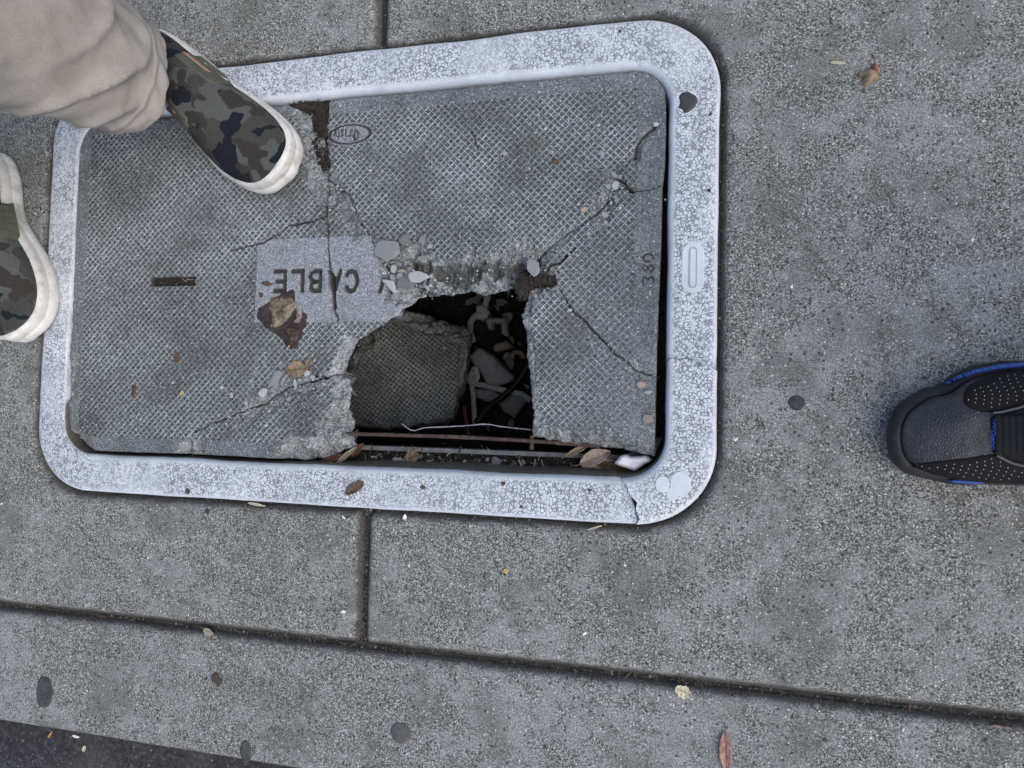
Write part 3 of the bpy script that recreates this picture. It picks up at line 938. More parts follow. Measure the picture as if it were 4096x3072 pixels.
def tube(pts, rad, n=8, closed_ends=True, flat=1.0, wob=0, s=0):
    pts = np.asarray(pts, float); rad = np.broadcast_to(np.asarray(rad, float), (len(pts),))
    V = []; F = []
    up = np.array([0, 0, 1.0])
    for i, p in enumerate(pts):
        t = pts[min(i + 1, len(pts) - 1)] - pts[max(i - 1, 0)]
        t /= np.linalg.norm(t) + 1e-12
        a = np.cross(t, up)
        if np.linalg.norm(a) < .2: a = np.cross(t, [0, 1.0, 0])
        a /= np.linalg.norm(a); b = np.cross(a, t)
        for k in range(n):
            an = 2 * math.pi * k / n
            r_ = rad[i] * (1 + wob * (float(vn(np.array(i * .6), np.array(k * 1.3), s)) - .5))
            V.append(p + a * math.cos(an) * r_ + b * math.sin(an) * r_ * flat)
    for i in range(len(pts) - 1):
        for k in range(n):
            F.append((i * n + k, i * n + (k + 1) % n, (i + 1) * n + (k + 1) % n, (i + 1) * n + k))
    if closed_ends:
        F.append(tuple(reversed(range(n)))); F.append(tuple((len(pts) - 1) * n + k for k in range(n)))
    return V, F

def resample(pts, n):
    """smooth curve through points (Catmull-Rom)"""
    p = np.asarray(pts, float)
    p = np.vstack([2 * p[0] - p[1], p, 2 * p[-1] - p[-2]])
    out = []
    m = len(p) - 3
    for t in np.linspace(0, m - 1e-6, n):
        i = int(t); f = t - i
        a, b, c, d_ = p[i:i + 4]
        out.append(.5 * ((2 * b) + (-a + c) * f + (2 * a - 5 * b + 4 * c - d_) * f * f + (-a + 3 * b - 3 * c + d_) * f ** 3))
    return np.array(out)

# reinforcing bar bared by the break, part of the lid
rb = resample([at(1330, 1733, -.024), at(1500, 1738, -.024), at(1800, 1747, -.025), at(2130, 1764, -.026), at(2400, 1785, -.026)], 50)
rb[:, 2] += (np.array([fbm(np.array(i * .4), np.array(1.), 5, 3) for i in range(50)]) - .5) * .0015
V, F = tube(rb - np.array([0, 0, ZT]), .0023, 9, True, 1, .35, 3)
link('reinforcing_bar', mesh_np('reinforcing_bar', V, F), M_RUST, lid)
rb = [at(2128, 1740, -.029), at(2127, 1770, -.029), at(2126, 1798, -.030)]
V, F = tube(resample(rb, 8) - np.array([0, 0, ZT]), .0024, 8, True, 1, .35, 6)
link('reinforcing_bar', mesh_np('reinforcing_bar', V, F), M_RUST, lid)

# dirt packed into the gaps of the lid
def dirt(name, pts, z, amp, label, res=.0013, zz=None, dome=0.0, mat=None, thick=.02):
    poly = densify(P(pts, z), .002, .0016, 12)
    def f(X, Y, e):
        return z + (fbm(X * 140, Y * 140, 21, 4, .65) - .5) * 2 * amp + dome * np.clip(e / .008, 0, 1) - .004 * np.clip(1 - e / .003, 0, 1), {'grime': np.zeros_like(X)}
    o = piece(name, poly, res, f, mat or M_SOIL, None, thick=-z + thick, rings=1)
    tag(o, label, 'dirt', kind='stuff')
    return o
dirt('packed_dirt', [(1130, 405), (1320, 396), (1315, 440), (1308, 520), (1306, 600), (1315, 670), (1290, 690), (1255, 640), (1240, 560), (1240, 470), (1180, 440)], -.009, .003, 'dark mulch packed into the gap beside the oval mark')
dirt('packed_dirt', [(2062, 1100), (2100, 1075), (2140, 1085), (2230, 1095), (2240, 1130), (2215, 1150), (2140, 1148), (2118, 1165), (2108, 1195), (2085, 1190), (2062, 1165), (2060, 1130)], -.012, .0035, 'dark fibrous dirt clogging the right lifting slot at the hole corner', thick=.03)
dirt('ledge_dirt', [(1300, 1838), (1390, 1815), (1480, 1822), (1700, 1828), (1900, 1842), (2150, 1855), (2380, 1865), (2640, 1890), (2650, 1925), (2400, 1935), (1900, 1905), (1300, 1875)], -.050, .003, 'brown crumbly dirt on the ledge below the hole', res=.0016)

# ------------------------------------------------------------------ loose stones and crumbs
def rock_mesh(name, seed, flat=.6, n=16):
    bm = bmesh.new()
    rr = random.Random(seed)
    for k in range(n):
        a = rr.uniform(0, 6.283); r = .5 * rr.uniform(.72, 1.0)
        zz = rr.choice((-.5, .5, .5, .15)) * rr.uniform(.6, 1)
        bm.verts.new((r * math.cos(a), r * math.sin(a) , zz * flat * (1.0 if r < .45 else .7)))
    bmesh.ops.convex_hull(bm, input=list(bm.verts))
    bmesh.ops.bevel(bm, geom=list(bm.edges), offset=.018, segments=1, affect='EDGES')
    me = bpy.data.meshes.new(name)
    bm.to_mesh(me); bm.free()
    return me
ROCKS = [rock_mesh('stone_shape', i, f, nn) for i, (f, nn) in enumerate(((.26, 12), (.34, 11), (.42, 12), (.24, 9), (.6, 16), (.22, 10)))]
def stone(name, u, v, z, wpx, hpx, label, cat, group, mat, k, rot=0.0, lift=.35, parent=None):
    p = at(u, v, z); sc = np.linalg.norm(at(u + 1, v, z) - at(u, v, z))
    me = ROCKS[k % len(ROCKS)]
    key = me.name + mat.name
    m2 = bpy.data.meshes.get(key)
    if m2 is None:
        m2 = me.copy(); m2.name = key; m2.materials.append(mat)
    wz = (wpx + hpx) * .5 * sc
    o = link(name, m2, None, parent, (p[0], p[1], z + wz * .5 * lift * .5), (0, 0, rot), (wpx * sc * 1.2, hpx * sc * 1.2, wz))
    if label: tag(o, label, cat, group)
    return o
M_SHARD = rock('pale_shard', (.19, .205, .22), (.33, .355, .375), (.52, .55, .57))
M_TANST = rock('tan_stone', (.16, .12, .10), (.34, .28, .24), (.52, .46, .42))
ONE = [ # single pieces one can point at
 ('concrete_chunk', 1553, 1003, 94, 76, 'large flat concrete chip lodged between the lettered plate and the hole', M_CRUMB, 0, .2),
 ('concrete_chunk', 1566, 1146, 78, 42, 'pointed triangular shard lying on the letter next to the hole', M_SHARD, 3, -.55),
 ('concrete_chunk', 1628, 1132, 78, 58, 'squarish grey chip on the rim, right of the triangular shard', M_CRUMB, 1, .3),
 ('concrete_chunk', 1676, 1108, 80, 44, 'jagged pale chip on the upper left rim of the hole', M_SHARD, 2, .1),
 ('concrete_chunk', 1627, 960, 48, 44, 'rounded chip above the big flat chip, on the diamond pattern', M_CRUMB, 4, .5),
 ('concrete_chunk', 1612, 1086, 36, 16, 'small tan flake among the rim rubble', M_TANST, 3, .1),
 ('concrete_chunk', 1061, 1572, 38, 34, 'rounded pale pebble in the rubble line on the lower left of the lid', M_SHARD, 4, .4),
 ('concrete_chunk', 1093, 1517, 92, 44, 'broken flake of patterned surface above the rounded pebble', M_CRUMB, 5, .55),
 ('concrete_chunk', 2465, 746, 32, 38, 'oval pale chip in the crushed crack on the right of the lid', M_SHARD, 4, .3),
 ('concrete_chunk', 2436, 746, 24, 22, 'roundish chip just left of the oval chip on the right crack', M_CRUMB, 2, .9),
 ('concrete_chunk', 2340, 841, 30, 22, 'tan pebble lying on the diamond pattern left of the right crack', M_TANST, 4, .2),
 ('concrete_chunk', 2135, 1072, 46, 66, 'oval loose chip at the corner of the hole above the clogged slot', M_CRUMB, 0, .2),
 ('concrete_chunk', 2565, 1538, 34, 28, 'brown stone set at the end of the lower right crack', M_TANST, 2, .3),
 ('concrete_chunk', 2591, 1570, 30, 20, 'cream pebble just below the brown stone by the lid edge', M_SHARD, 1, .2),
 ('concrete_chunk', 2592, 1675, 40, 36, 'tan flat stone in the lower right fragment of the lid', M_TANST, 0, .2),
 ('concrete_chunk', 1250, 1078, 17, 24, 'white chip lying at a corner of the letter B', M_SHARD, 3, 1.0),
 ('concrete_chunk', 2020, 614, 18, 18, 'single small white chip on the upper patterned fragment', M_SHARD, 2, .3),
 ('concrete_chunk', 2404, 614, 24, 22, 'grey square chip on the pattern near the upper right corner', M_CRUMB, 1, .3),
 ('concrete_chunk', 2625, 498, 22, 18, 'white chip at the right edge of the lid by the corner crack', M_SHARD, 2, .3),
]
for nm, u, v, a, b, lab, m, k, ro in ONE:
    stone(nm, u, v, ZT, a, b, lab, 'concrete chip', None, m, k, ro)
groups = {
 'small pale chip in the rim rubble between plate and hole': [(1575, 1076, 32, 28), (1531, 1043, 26, 16), (1623, 1054, 18, 14), (1545, 1060, 16, 12), (1600, 1060, 22, 18), (1640, 1078, 20, 20), (1655, 1085, 16, 12), (1600, 1105, 26, 22), (1700, 1140, 18, 16), (1722, 1142, 12, 12), (1590, 1030, 16, 12), (1690, 960, 30, 24), (1720, 985, 26, 20), (1688, 1035, 20, 36), (1570, 1050, 14, 10), (1712, 1152, 26, 14)],
 'small grey chip in the rubble line on the lower left of the lid': [(1133, 1457, 22, 18), (1058, 1454, 16, 14), (1228, 1494, 22, 24), (1127, 1555, 22, 14), (1156, 1595, 24, 22), (890, 1552, 18, 12), (905, 1566, 14, 12), (1006, 1523, 16, 14), (1180, 1532, 30, 16), (1200, 1520, 18, 14), (1215, 1545, 16, 12), (1090, 1560, 16, 14), (1035, 1590, 22, 16), (1010, 1600, 14, 12), (985, 1612, 18, 14), (960, 1625, 14, 12), (1000, 1640, 20, 10), (930, 1580, 20, 14), (950, 1560, 12, 10), (1145, 1575, 12, 10), (1250, 1508, 18, 14), (1283, 1500, 16, 14), (975, 1655, 16, 10), (925, 1640, 12, 10)],
 'small pale chip along the crushed crack on the right of the lid': [(2441, 777, 26, 12), (2423, 891, 20, 14), (2371, 804, 12, 18), (2281, 917, 18, 14), (2287, 882, 14, 14), (2314, 817, 12, 10), (2360, 983, 18, 14), (2467, 801, 18, 22), (2445, 812, 16, 12), (2350, 802, 10, 12), (2425, 832, 14, 12), (2452, 760, 14, 10), (2460, 790, 12, 20), (2420, 860, 22, 30), (2457, 700, 30, 16), (2480, 708, 22, 14), (2239, 1004, 22, 16), (2246, 1085, 16, 20), (2309, 1037, 22, 22), (2230, 1150, 14, 20), (2280, 1240, 20, 14), (2365, 838, 18, 10)],
}
cnt = 0
for lab, lst in groups.items():
    for (u, v, a, b) in lst:
        cnt += 1
        stone('concrete_crumb', u, v, ZT - .0005, a, b, lab, 'concrete chip', lab, (M_CRUMB, M_SHARD, M_CRUMB)[cnt % 3], cnt, cnt * 1.7)

def scatter_mesh(name, spots, mat, label, cat, seed, shape='rock', kind='stuff'):
    """many tiny bits in one mesh; spots: list of (x, y, z, size)"""
    rr = random.Random(seed)
    V = []; F = []
    for (x, y, z, s) in spots:
        b = len(V)
        if shape == 'rock':
            an = rr.uniform(0, 6.28); fx, fy, fz = rr.uniform(.6, 1.2), rr.uniform(.5, 1), rr.uniform(.35, .7)
            q = [(-.5, -.4, -.2), (.5, -.45, -.2), (.45, .5, -.2), (-.45, .4, -.2), (-.25, -.2, .5), (.3, -.25, .4), (.2, .3, .55), (-.3, .2, .42)]
            for (a_, b_, c_) in q:
                a_ += rr.uniform(-.18, .18); b_ += rr.uniform(-.18, .18)
                X = a_ * fx * s; Y = b_ * fy * s
                V.append((x + X * math.cos(an) - Y * math.sin(an), y + X * math.sin(an) + Y * math.cos(an), z + c_ * fz * s))
            F += [tuple(b + i for i in f) for f in ((0, 1, 5, 4), (1, 2, 6, 5), (2, 3, 7, 6), (3, 0, 4, 7), (4, 5, 6, 7))]
        else:                                      # fibre: thin bent strip of needle or straw
            an = rr.uniform(0, 6.28); L = s * rr.uniform(.6, 1.6); wd = s * .07
            bend = rr.uniform(-.5, .5)
            for k in range(4):
                t = k / 3 - .5
                a2 = an + bend * t
                cx, cy = x + math.cos(a2) * L * t, y + math.sin(a2) * L * t
                zz = z + .0006 + .10 * L * (1 - 4 * t * t) * rr.uniform(.2, 1)
                V.append((cx - math.sin(a2) * wd, cy + math.cos(a2) * wd, zz)); V.append((cx + math.sin(a2) * wd, cy - math.cos(a2) * wd, zz))
            for k in range(3): F.append((b + 2 * k, b + 2 * k + 1, b + 2 * k + 3, b + 2 * k + 2))
    o = link(name, mesh_np(name, V, F, False), mat)
    tag(o, label, cat, kind=kind)
    return o

def along(pts, n, spread, z, smin, smax, seed, zj=0):
    rr = random.Random(seed); pts = np.asarray(pts); out = []
    seg = np.linalg.norm(np.diff(pts, axis=0), axis=1); cum = np.concatenate([[0], np.cumsum(seg)])
    for _ in range(n):
        l = rr.uniform(0, cum[-1]); i = min(np.searchsorted(cum, l, 'right') - 1, len(seg) - 1)
        p = pts[i] + (pts[i + 1] - pts[i]) * (l - cum[i]) / max(seg[i], 1e-9)
        a = rr.gauss(0, spread); b = rr.gauss(0, spread)
        out.append((p[0] + a, p[1] + b, z + rr.uniform(0, zj), smin + (smax - smin) * rr.random() ** 2.5))
    return out
sp = along(c_B, 90, .006, ZT - .002, .0008, .0038, 1) + along(c_G, 150, .007, ZT - .002, .0008, .0036, 2) + along(c_D, 120, .006, ZT - .0015, .0007, .0032, 3) \
   + along(LP([(1560, 1075), (1700, 1130), (1868, 1110), (2070, 1080)]), 80, .010, ZT - .009, .001, .0034, 4) + along(c_F, 60, .003, ZT - .002, .0008, .0026, 5) \
   + along(LP([(2440, 700), (2400, 900)]), 60, .006, ZT - .001, .0008, .0026, 6) + along(LP([(1900, 1050), (2300, 1000)]), 80, .010, ZT - .001, .0007, .0026, 7)
scatter_mesh('concrete_grit', sp, M_SHARD, 'fine pale grit spread along the cracks of the lid', 'grit', 5)

# fibrous mulch and straw in the gaps
M_FIBRE = plain('dry_fibre', (.034, .029, .025), .6, 300, .9)
M_STRAW = plain('pale_straw', (.24, .205, .16), .4, 300, .85)
fb = along(LP([(1170, 425), (1290, 430), (1290, 560), (1300, 660)]), 330, .0045, -.008, .004, .009, 11, .003) \
   + along(LP([(2075, 1120), (2150, 1115), (2215, 1120)]), 220, .004, -.009, .004, .009, 12, .004) \
   + along(LP([(2075, 1110), (2095, 1170)]), 160, .004, -.008, .004, .010, 13, .003) \
   + along(LP([(615, 1125), (765, 1125)]), 120, .0022, -.009, .003, .008, 14, .002) \
   + along(P([(1400, 1820), (1900, 1858), (2600, 1900)], -.05), 420, .007, -.052, .004, .012, 15, .004)
scatter_mesh('mulch_fibre', fb, M_FIBRE, 'dark brown plant fibres clogging gaps and slots of the lid', 'mulch', 6, 'fibre')
fb = along(P([(1400, 1820), (1900, 1858), (2600, 1900)], -.05), 60, .008, -.047, .004, .014, 16, .003) + along(LP([(615, 1125), (765, 1125)]), 6, .002, -.008, .003, .008, 17, .001)
scatter_mesh('straw_bits', fb, M_STRAW, 'pale straw bits on the ledge and in the left slot', 'straw', 8, 'fibre')
gr = along(P([(1480, 1835), (1900, 1862), (2300, 1885)], -.05), 260, .006, -.050, .001, .0055, 18, .002)
scatter_mesh('ledge_grit', gr, M_STONE, 'pale grit and pebbles on the dirt ledge below the hole', 'grit', 9)
for i, (u, v, a, b) in enumerate([(1985, 1845, 36, 34), (2090, 1850, 24, 26), (1950, 1838, 16, 16), (2100, 1868, 18, 16), (1860, 1848, 18, 16)]):
    stone('pebble', u, v, -.050, a, b, ('rounded grey pebble on the dirt ledge below the bar', 'smaller grey pebble right of the rounded one on the ledge', 'tiny chip left of the rounded pebble on the ledge', 'low pebble close to the frame on the ledge', 'buff pebble on the ledge, leftmost of the pebbles')[i], 'pebble', None, M_CRUMB if i != 4 else M_TANST, i, i * 1.1)

# debris in the paving joints and round the frame
ring = np.vstack([rrect(-OX - .004, OX + .004, -OY - .004, OY + .004, .085, 12, 12)])
jb = along(ring, 420, .0028, -.009, .0008, .003, 21, .002) + along([(-.5, JY), (.75, JY)], 260, .003, -.010, .0008, .0036, 22) + along([(JX, JY), (JX, -OY)], 90, .002, -.010, .0008, .003, 23) + along([(JX + .003, OY), (JX + .005, .36)], 40, .002, -.010, .0008, .003, 23)
scatter_mesh('joint_grit', jb, plain('joint_grit', (.16, .155, .148), .6, 260, .9), 'tiny grit caught in the paving joints and round the frame', 'grit', 10)
jf = along(ring, 260, .003, -.008, .003, .008, 24, .002) + along([(-.5, JY), (.75, JY)], 260, .003, -.009, .003, .009, 25, .002) + along([(JX, JY), (JX, -OY)], 70, .002, -.009, .003, .008, 26, .001)
scatter_mesh('joint_litter', jf, plain('joint_litter', (.085, .066, .050), .6, 260, .9), 'brown plant litter in the paving joints and round the frame', 'litter', 12, 'fibre')
# pale flecks lying on the paving
rr = random.Random(4); fk = []
for _ in range(70):
    x, y = rr.uniform(-.5, .72), rr.uniform(-.56, .38)
    if abs(x) < OX + .01 and abs(y) < OY + .01: continue
    fk.append((x, y, .0, .0012 + .0028 * rr.random() ** 2))
scatter_mesh('paving_flecks', fk, plain('fleck_white', (.62, .62, .60), .2, 200, .8), 'tiny white flecks dotted over the paving', 'fleck', 13)

# ------------------------------------------------------------------ leaves and small litter
def leaf_mat(name, a, b, vein=(.2, .14, .1)):
    q = MT(name, .65, .3)
    n = q.noise(140, 4, .65); n2 = q.noise(500, 2)
    col = q.mix(q.mr(q.math('ADD', q.math('MULTIPLY', n, .75), q.math('MULTIPLY', n2, .25)), .35, .65), a, b)
    vv = q.attr('vein')
    col = q.mix(q.math('MULTIPLY', vv, .65), col, vein)
    q.bump(q.math('SUBTRACT', n, vv), .0008, .7)
    return q.done(col)
def leaf(name, u, v, z, length, width, rot, label, mat, curl=.15, tilt=0, twist=0, cat='leaf', point=1.0, stem=.2, blunt=False, roll=0):
    V = []; F = []; A = []
    n, m = 22, 9
    for i in range(n):
        t = i / (n - 1)
        wd = width * .5 * (math.sin(math.pi * t ** .85) ** .8 if not blunt else min(1, (math.sin(math.pi * min(max(t, .0), 1)) ** .45)))
        jg = .30 if blunt else .12
        wl = max(wd, width * .012) * (1 + jg * (2 * float(vn(np.array(i * .7 + u), np.array(.3), 5)) - 1)); wr = max(wd, width * .012) * (1 + jg * (2 * float(vn(np.array(i * .7 + v), np.array(7.3), 6)) - 1))
        for k in range(m):
            s = k / (m - 1) * 2 - 1
            x = (t - .5) * length; y = s * (wl if s > 0 else wr)
            zz = curl * width * (s * s) + .10 * length * curl * math.sin(t * 3.1) + .03 * width * math.sin(i * 1.1 + k)
            if roll: zz += roll * width * max(0, s) ** 2
            V.append((x, y, zz))
            side = abs(((t * 9 + abs(s) * 1.2) % 1) - .5) < .08
            A.append(1.0 if k == m // 2 else (.5 if side else 0))
    for i in range(n - 1):
        for k in range(m - 1): F.append((i * m + k, i * m + k + 1, (i + 1) * m + k + 1, (i + 1) * m + k))
    b = len(V)
    if stem:
        q, f = tube([(-length * .5 - stem * length, 0, .001), (-length * .5, 0, .001), (-length * .4, 0, .001)], width * .025, 5)
        V += [tuple(p) for p in q]; F += [tuple(b + j for j in fa) for fa in f]; A += [1.0] * len(q)
    me = mesh_np(name, V, F, True, {'vein': A})
    p = at(u, v, z)
    o = link(name, me, mat, None, (p[0], p[1], z + .0015), (tilt, twist, rot))
    md = o.modifiers.new('thickness', 'SOLIDIFY'); md.thickness = .0005; md.offset = 0
    return tag(o, label, cat)
L_DARK = leaf_mat('leaf_dark_brown', (.045, .032, .026), (.11, .078, .06))
L_PINK = leaf_mat('leaf_pink_brown', (.20, .115, .09), (.36, .23, .19), (.13, .06, .05))
L_TAN = leaf_mat('leaf_tan', (.15, .115, .075), (.29, .23, .155), (.09, .06, .04))
L_OLIVE = leaf_mat('leaf_olive', (.22, .19, .135), (.34, .30, .22), (.22, .17, .11))
L_RUST = leaf_mat('leaf_rust', (.06, .03, .02), (.16, .085, .055), (.05, .03, .02))
L_YEL = leaf_mat('leaf_yellow', (.48, .36, .12), (.62, .50, .24))
L_PALE = leaf_mat('leaf_pale', (.50, .46, .32), (.64, .60, .46))
L_ORNG = leaf_mat('leaf_orange', (.45, .22, .07), (.55, .32, .12))
leaf('leaf', 1422, 1950, ZF, .026, .0125, R(33), 'curled dark brown leaf on the lower side of the frame', L_DARK, .10, blunt=True, stem=0)
leaf('leaf', 2903, 3010, 0, .042, .0125, R(-88), 'slender pinkish brown leaf on the kerb at the bottom of the picture', L_PINK, .12)
leaf('leaf', 1195, 1477, ZT, .027, .020, R(5), 'round tan leaf beside the rubble line on the lid', L_TAN, .12, stem=.1)
leaf('leaf', 1240, 1447, ZT + .002, .016, .0055, R(68), 'small upright leaf sprig touching the round tan leaf', L_TAN, .3, stem=.15)
leaf('leaf', 2400, 1853, -.044, .042, .016, R(6), 'long olive leaf lying on the ledge beside the foam scrap', L_OLIVE, .18, tilt=.25)
leaf('leaf', 2385, 1832, -.038, .036, .018, R(24), 'dull pinkish leaf tucked behind the long olive leaf', leaf_mat('leaf_dull_pink', (.24, .19, .16), (.38, .32, .28)), .25, tilt=-.2)
leaf('leaf', 2462, 1872, -.041, .032, .014, R(-10), 'dark rust leaf against the frame, in front of the foam scrap', L_RUST, .2, tilt=.3)
leaf('leaf', 2315, 1800, -.040, .030, .006, R(28), 'narrow rolled olive leaf hanging under the bared bar', L_OLIVE, .6, roll=.5)
leaf('leaf', 1655, 1828, -.048, .018, .014, R(20), 'crumpled tan leaf scrap on the ledge below the hole', L_TAN, .35, blunt=True, stem=0)
leaf('leaf', 1607, 1843, -.048, .021, .006, R(-12), 'pale grey sliver of leaf left of the crumpled scrap', leaf_mat('leaf_grey', (.33, .34, .36), (.46, .47, .5)), .25, stem=.1)
leaf('leaf', 1340, 1832, -.030, .038, .007, R(16), 'long brown leaf under the chipped end of the lid', L_RUST, .25)
leaf('leaf', 1390, 1822, -.028, .034, .006, R(40), 'olive brown blade crossing the long brown leaf', L_OLIVE, .4)
leaf('leaf', 1435, 1800, -.034, .022, .008, R(48), 'brown leaf tip beside the hole, above the crossing blade', L_RUST, .3)
leaf('leaf', 4015, 2925, -.004, .034, .011, R(-4), 'flat brown leaf wedged in the long joint at the right', leaf_mat('leaf_flat_brown', (.13, .10, .085), (.22, .18, .16)), .05)
leaf('leaf_scrap', 2733, 2762, .001, .016, .012, R(-20), 'pale yellow leaf scrap on the long joint', L_PALE, .2, blunt=True, stem=0)
leaf('leaf_scrap', 2025, 2283, 0, .0055, .005, R(10), 'tiny square yellow scrap on the paving', L_YEL, .1, blunt=True, stem=0)
leaf('leaf_scrap', 731, 1573, ZT, .0065, .0045, R(40), 'tiny yellow scrap on the left of the lid', L_YEL, .1, blunt=True, stem=0)
leaf('leaf_scrap', 205, 2936, -.055, .012, .003, R(55), 'small orange leaf blade on the asphalt', L_ORNG, .1, stem=0)
leaf('leaf_scrap', 343, 2992, -.055, .008, .005, R(70), 'yellowish crumb of leaf on the asphalt', L_PALE, .3, blunt=True, stem=0)
leaf('leaf_scrap', 840, 2525, -.006, .014, .008, R(-15), 'greyish curled scrap in the long joint', leaf_mat('leaf_curl', (.26, .24, .19), (.42, .39, .32)), .3, blunt=True, stem=0)
leaf('leaf_scrap', 3350, 255, 0, .014, .003, R(-8), 'thin pale blade left of the crushed leaf on the paving', L_PALE, .2, stem=0)
leaf('leaf_scrap', 1030, 2017, 0, .024, .003, R(-6), 'thin tan blade along the lower edge of the frame', L_PALE, .2, stem=0)
leaf('leaf_scrap', 2380, 2110, -.004, .016, .0016, R(20), 'hair-thin pale stalk below the frame', L_PALE, .5, stem=0)
leaf('leaf_scrap', 2630, 1885, -.030, .012, .010, R(70), 'crumpled tan scrap in the lower right corner of the frame', L_TAN, .5, blunt=True, stem=0)
for i, (u, v) in enumerate([(305, 2945), (2340, 2535), (1620, 2068), (1375, 2068), (1375, 2445), (3170, 1145), (3890, 960)]):
    p = at(u, v, -.055 if i == 0 else 0)
    stone('white_chip', u, v, p[2], 26 if i < 1 else 20, 9 + 3 * (i % 3), ('white chip on the asphalt by the kerb', 'white splinter on the paving above the long joint', 'white speck beside the cross joint below the frame', 'white chip left of the cross joint under the frame', 'thin white splinter left of the cross joint', 'white chip on the right paving, left of the black shoe', 'white splinter high on the right paving')[i], 'chip', None, plain('chip_white', (.72, .72, .71), .1) if i == 0 else bpy.data.materials['chip_white'], i, i * .8)

# foam scrap
def blob_poly(u, v, rx, ry, z, s, n=40, amp=.25, rot=0.0):
    c = at(u, v, z); sc = np.linalg.norm(at(u + 1, v, z) - at(u, v, z))
    out = []
    for k in range(n):
        a = 2 * math.pi * k / n
        r = 1 + amp * 2 * (float(fbm(np.array(math.cos(a) * 1.7 + 5), np.array(math.sin(a) * 1.7 + 5), s, 4, .6)) - .5)
        x, y = rx * sc * r * math.cos(a), ry * sc * r * math.sin(a)
        out.append((c[0] + x * math.cos(rot) - y * math.sin(rot), c[1] + x * math.sin(rot) + y * math.cos(rot)))
    return np.array(out)
def patch(name, poly, z, h, mat, res=.0012, bumps=.0, sc=120, parent=None, seed=3, edge=.004, base=None):
    zb = z if base is None else base
    def f(X, Y, e):
        return z + h * np.clip(e / edge, 0, 1) ** .6 + (fbm(X * sc, Y * sc, seed, 4, .6) - .5) * 2 * bumps * np.clip(e / edge, .1, 1), {'vein': np.zeros_like(X)}
    return piece(name, poly, res, f, mat, parent, thick=-zb + .0005, rings=1)
foam = P([(2455, 1852), (2480, 1822), (2500, 1817), (2520, 1826), (2560, 1824), (2580, 1820), (2603, 1838), (2598, 1848), (2570, 1858), (2550, 1875), (2537, 1884), (2500, 1874)], -.018)
tag(patch('foam_scrap', densify(foam, .002, .0012, 4), -.022, .005, plain('white_foam', (.74, .75, .80), .12, 500, .9, bump=.001), bumps=.0012, edge=.003, base=-.05), 'torn white foam scrap in the lower right corner of the frame', 'foam')
# crushed leaf with a reddish end on the paving
cl = tag(empty('crushed_leaf', at(3476, 305, 0)), 'crushed tan leaf with a reddish stub on the upper right paving', 'leaf')
def child_patch(poly, *a, **k):
    o = patch(*a[:1], poly, *a[1:], **k); o.location = -Vector(cl.location); return o
c1 = patch('blade', densify(P([(3425, 290), (3450, 285), (3480, 268), (3510, 290), (3520, 318), (3490, 330), (3478, 346), (3450, 347), (3440, 330), (3445, 312), (3428, 308)]), .002, .0012, 3), 0, .006, L_TAN, bumps=.0025, parent=cl)
c1.location = -Vector(cl.location)
c2 = patch('stub', densify(P([(3482, 270), (3497, 252), (3512, 262), (3524, 288), (3508, 300), (3492, 290)]), .002, .0006, 5), 0, .0085, leaf_mat('stub_red', (.30, .12, .09), (.42, .24, .19)), bumps=.0015, parent=cl)
c2.location = -Vector(cl.location)

# rotten fruit on the lettered plate
def fruit_mat(name, a, b, c, rough, sc=160):
    q = MT(name, rough, .5)
    n = q.noise(sc * 1.6, 5, .75, None, .6); n2 = q.noise(sc * .4, 4)
    v = q.math('ADD', q.math('MULTIPLY', n, .6), q.math('MULTIPLY', n2, .4))
    q.bump(n, .0025, 1.0)
    return q.done(q.ramp(v, [(.38, a), (.5, b), (.62, c)]))
Z5 = lambda pts: P([(1000 + .525 * a, 1100 + .525 * b) for a, b in pts], ZT)
def ragged(poly, s, amp=.0034):
    q = densify(poly, .0012)
    k = np.stack([fbm(q[:, 0] * 230, q[:, 1] * 230, s, 4, .75) - .5, fbm(q[:, 0] * 230, q[:, 1] * 230, s + 9, 4, .75) - .5], 1)
    return q + k * 2 * amp
ft = tag(empty('rotten_fruit', at(1135, 1270, ZT)), 'rotten brown fruit squashed beside the lettered plate', 'fruit')
for nm, pts, z, h, mt, bp, e in (
  ('stain', [(60, 240), (50, 320), (120, 400), (180, 440), (250, 490), (285, 550), (350, 560), (385, 500), (400, 430), (432, 370), (440, 310), (385, 265), (345, 250), (350, 150), (325, 108), (285, 130), (240, 105), (232, 150), (160, 190), (100, 230)], ZT + .0002, .0012, fruit_mat('fruit_stain', (.014, .008, .009), (.030, .016, .016), (.075, .042, .036), .35), .0008, .006),
  ('pulp', [(158, 180), (250, 165), (330, 170), (348, 220), (340, 290), (300, 340), (265, 375), (205, 410), (165, 380), (175, 330), (150, 250)], ZT + .001, .0026, fruit_mat('fruit_pulp', (.045, .032, .022), (.17, .140, .098), (.33, .29, .22), .75), .0022, .008),
  ('flesh', [(352, 268), (380, 258), (402, 290), (396, 350), (365, 372), (335, 362), (340, 345), (362, 335), (350, 300)], ZT + .001, .0032, fruit_mat('fruit_flesh', (.05, .03, .032), (.26, .19, .205), (.50, .43, .46), .5), .0016, .003),
  ('skin', [(262, 400), (330, 385), (375, 420), (372, 480), (340, 530), (300, 540), (280, 480)], ZT + .001, .0030, fruit_mat('fruit_skin', (.016, .010, .009), (.040, .024, .019), (.17, .115, .075), .4), .0022, .006)):
    o = patch(nm, ragged(Z5(pts), 9), z, h, mt, bumps=bp, parent=ft, edge=e, sc=200, base=ZT - .004)
    o.location = -Vector(ft.location)
rr = random.Random(3)
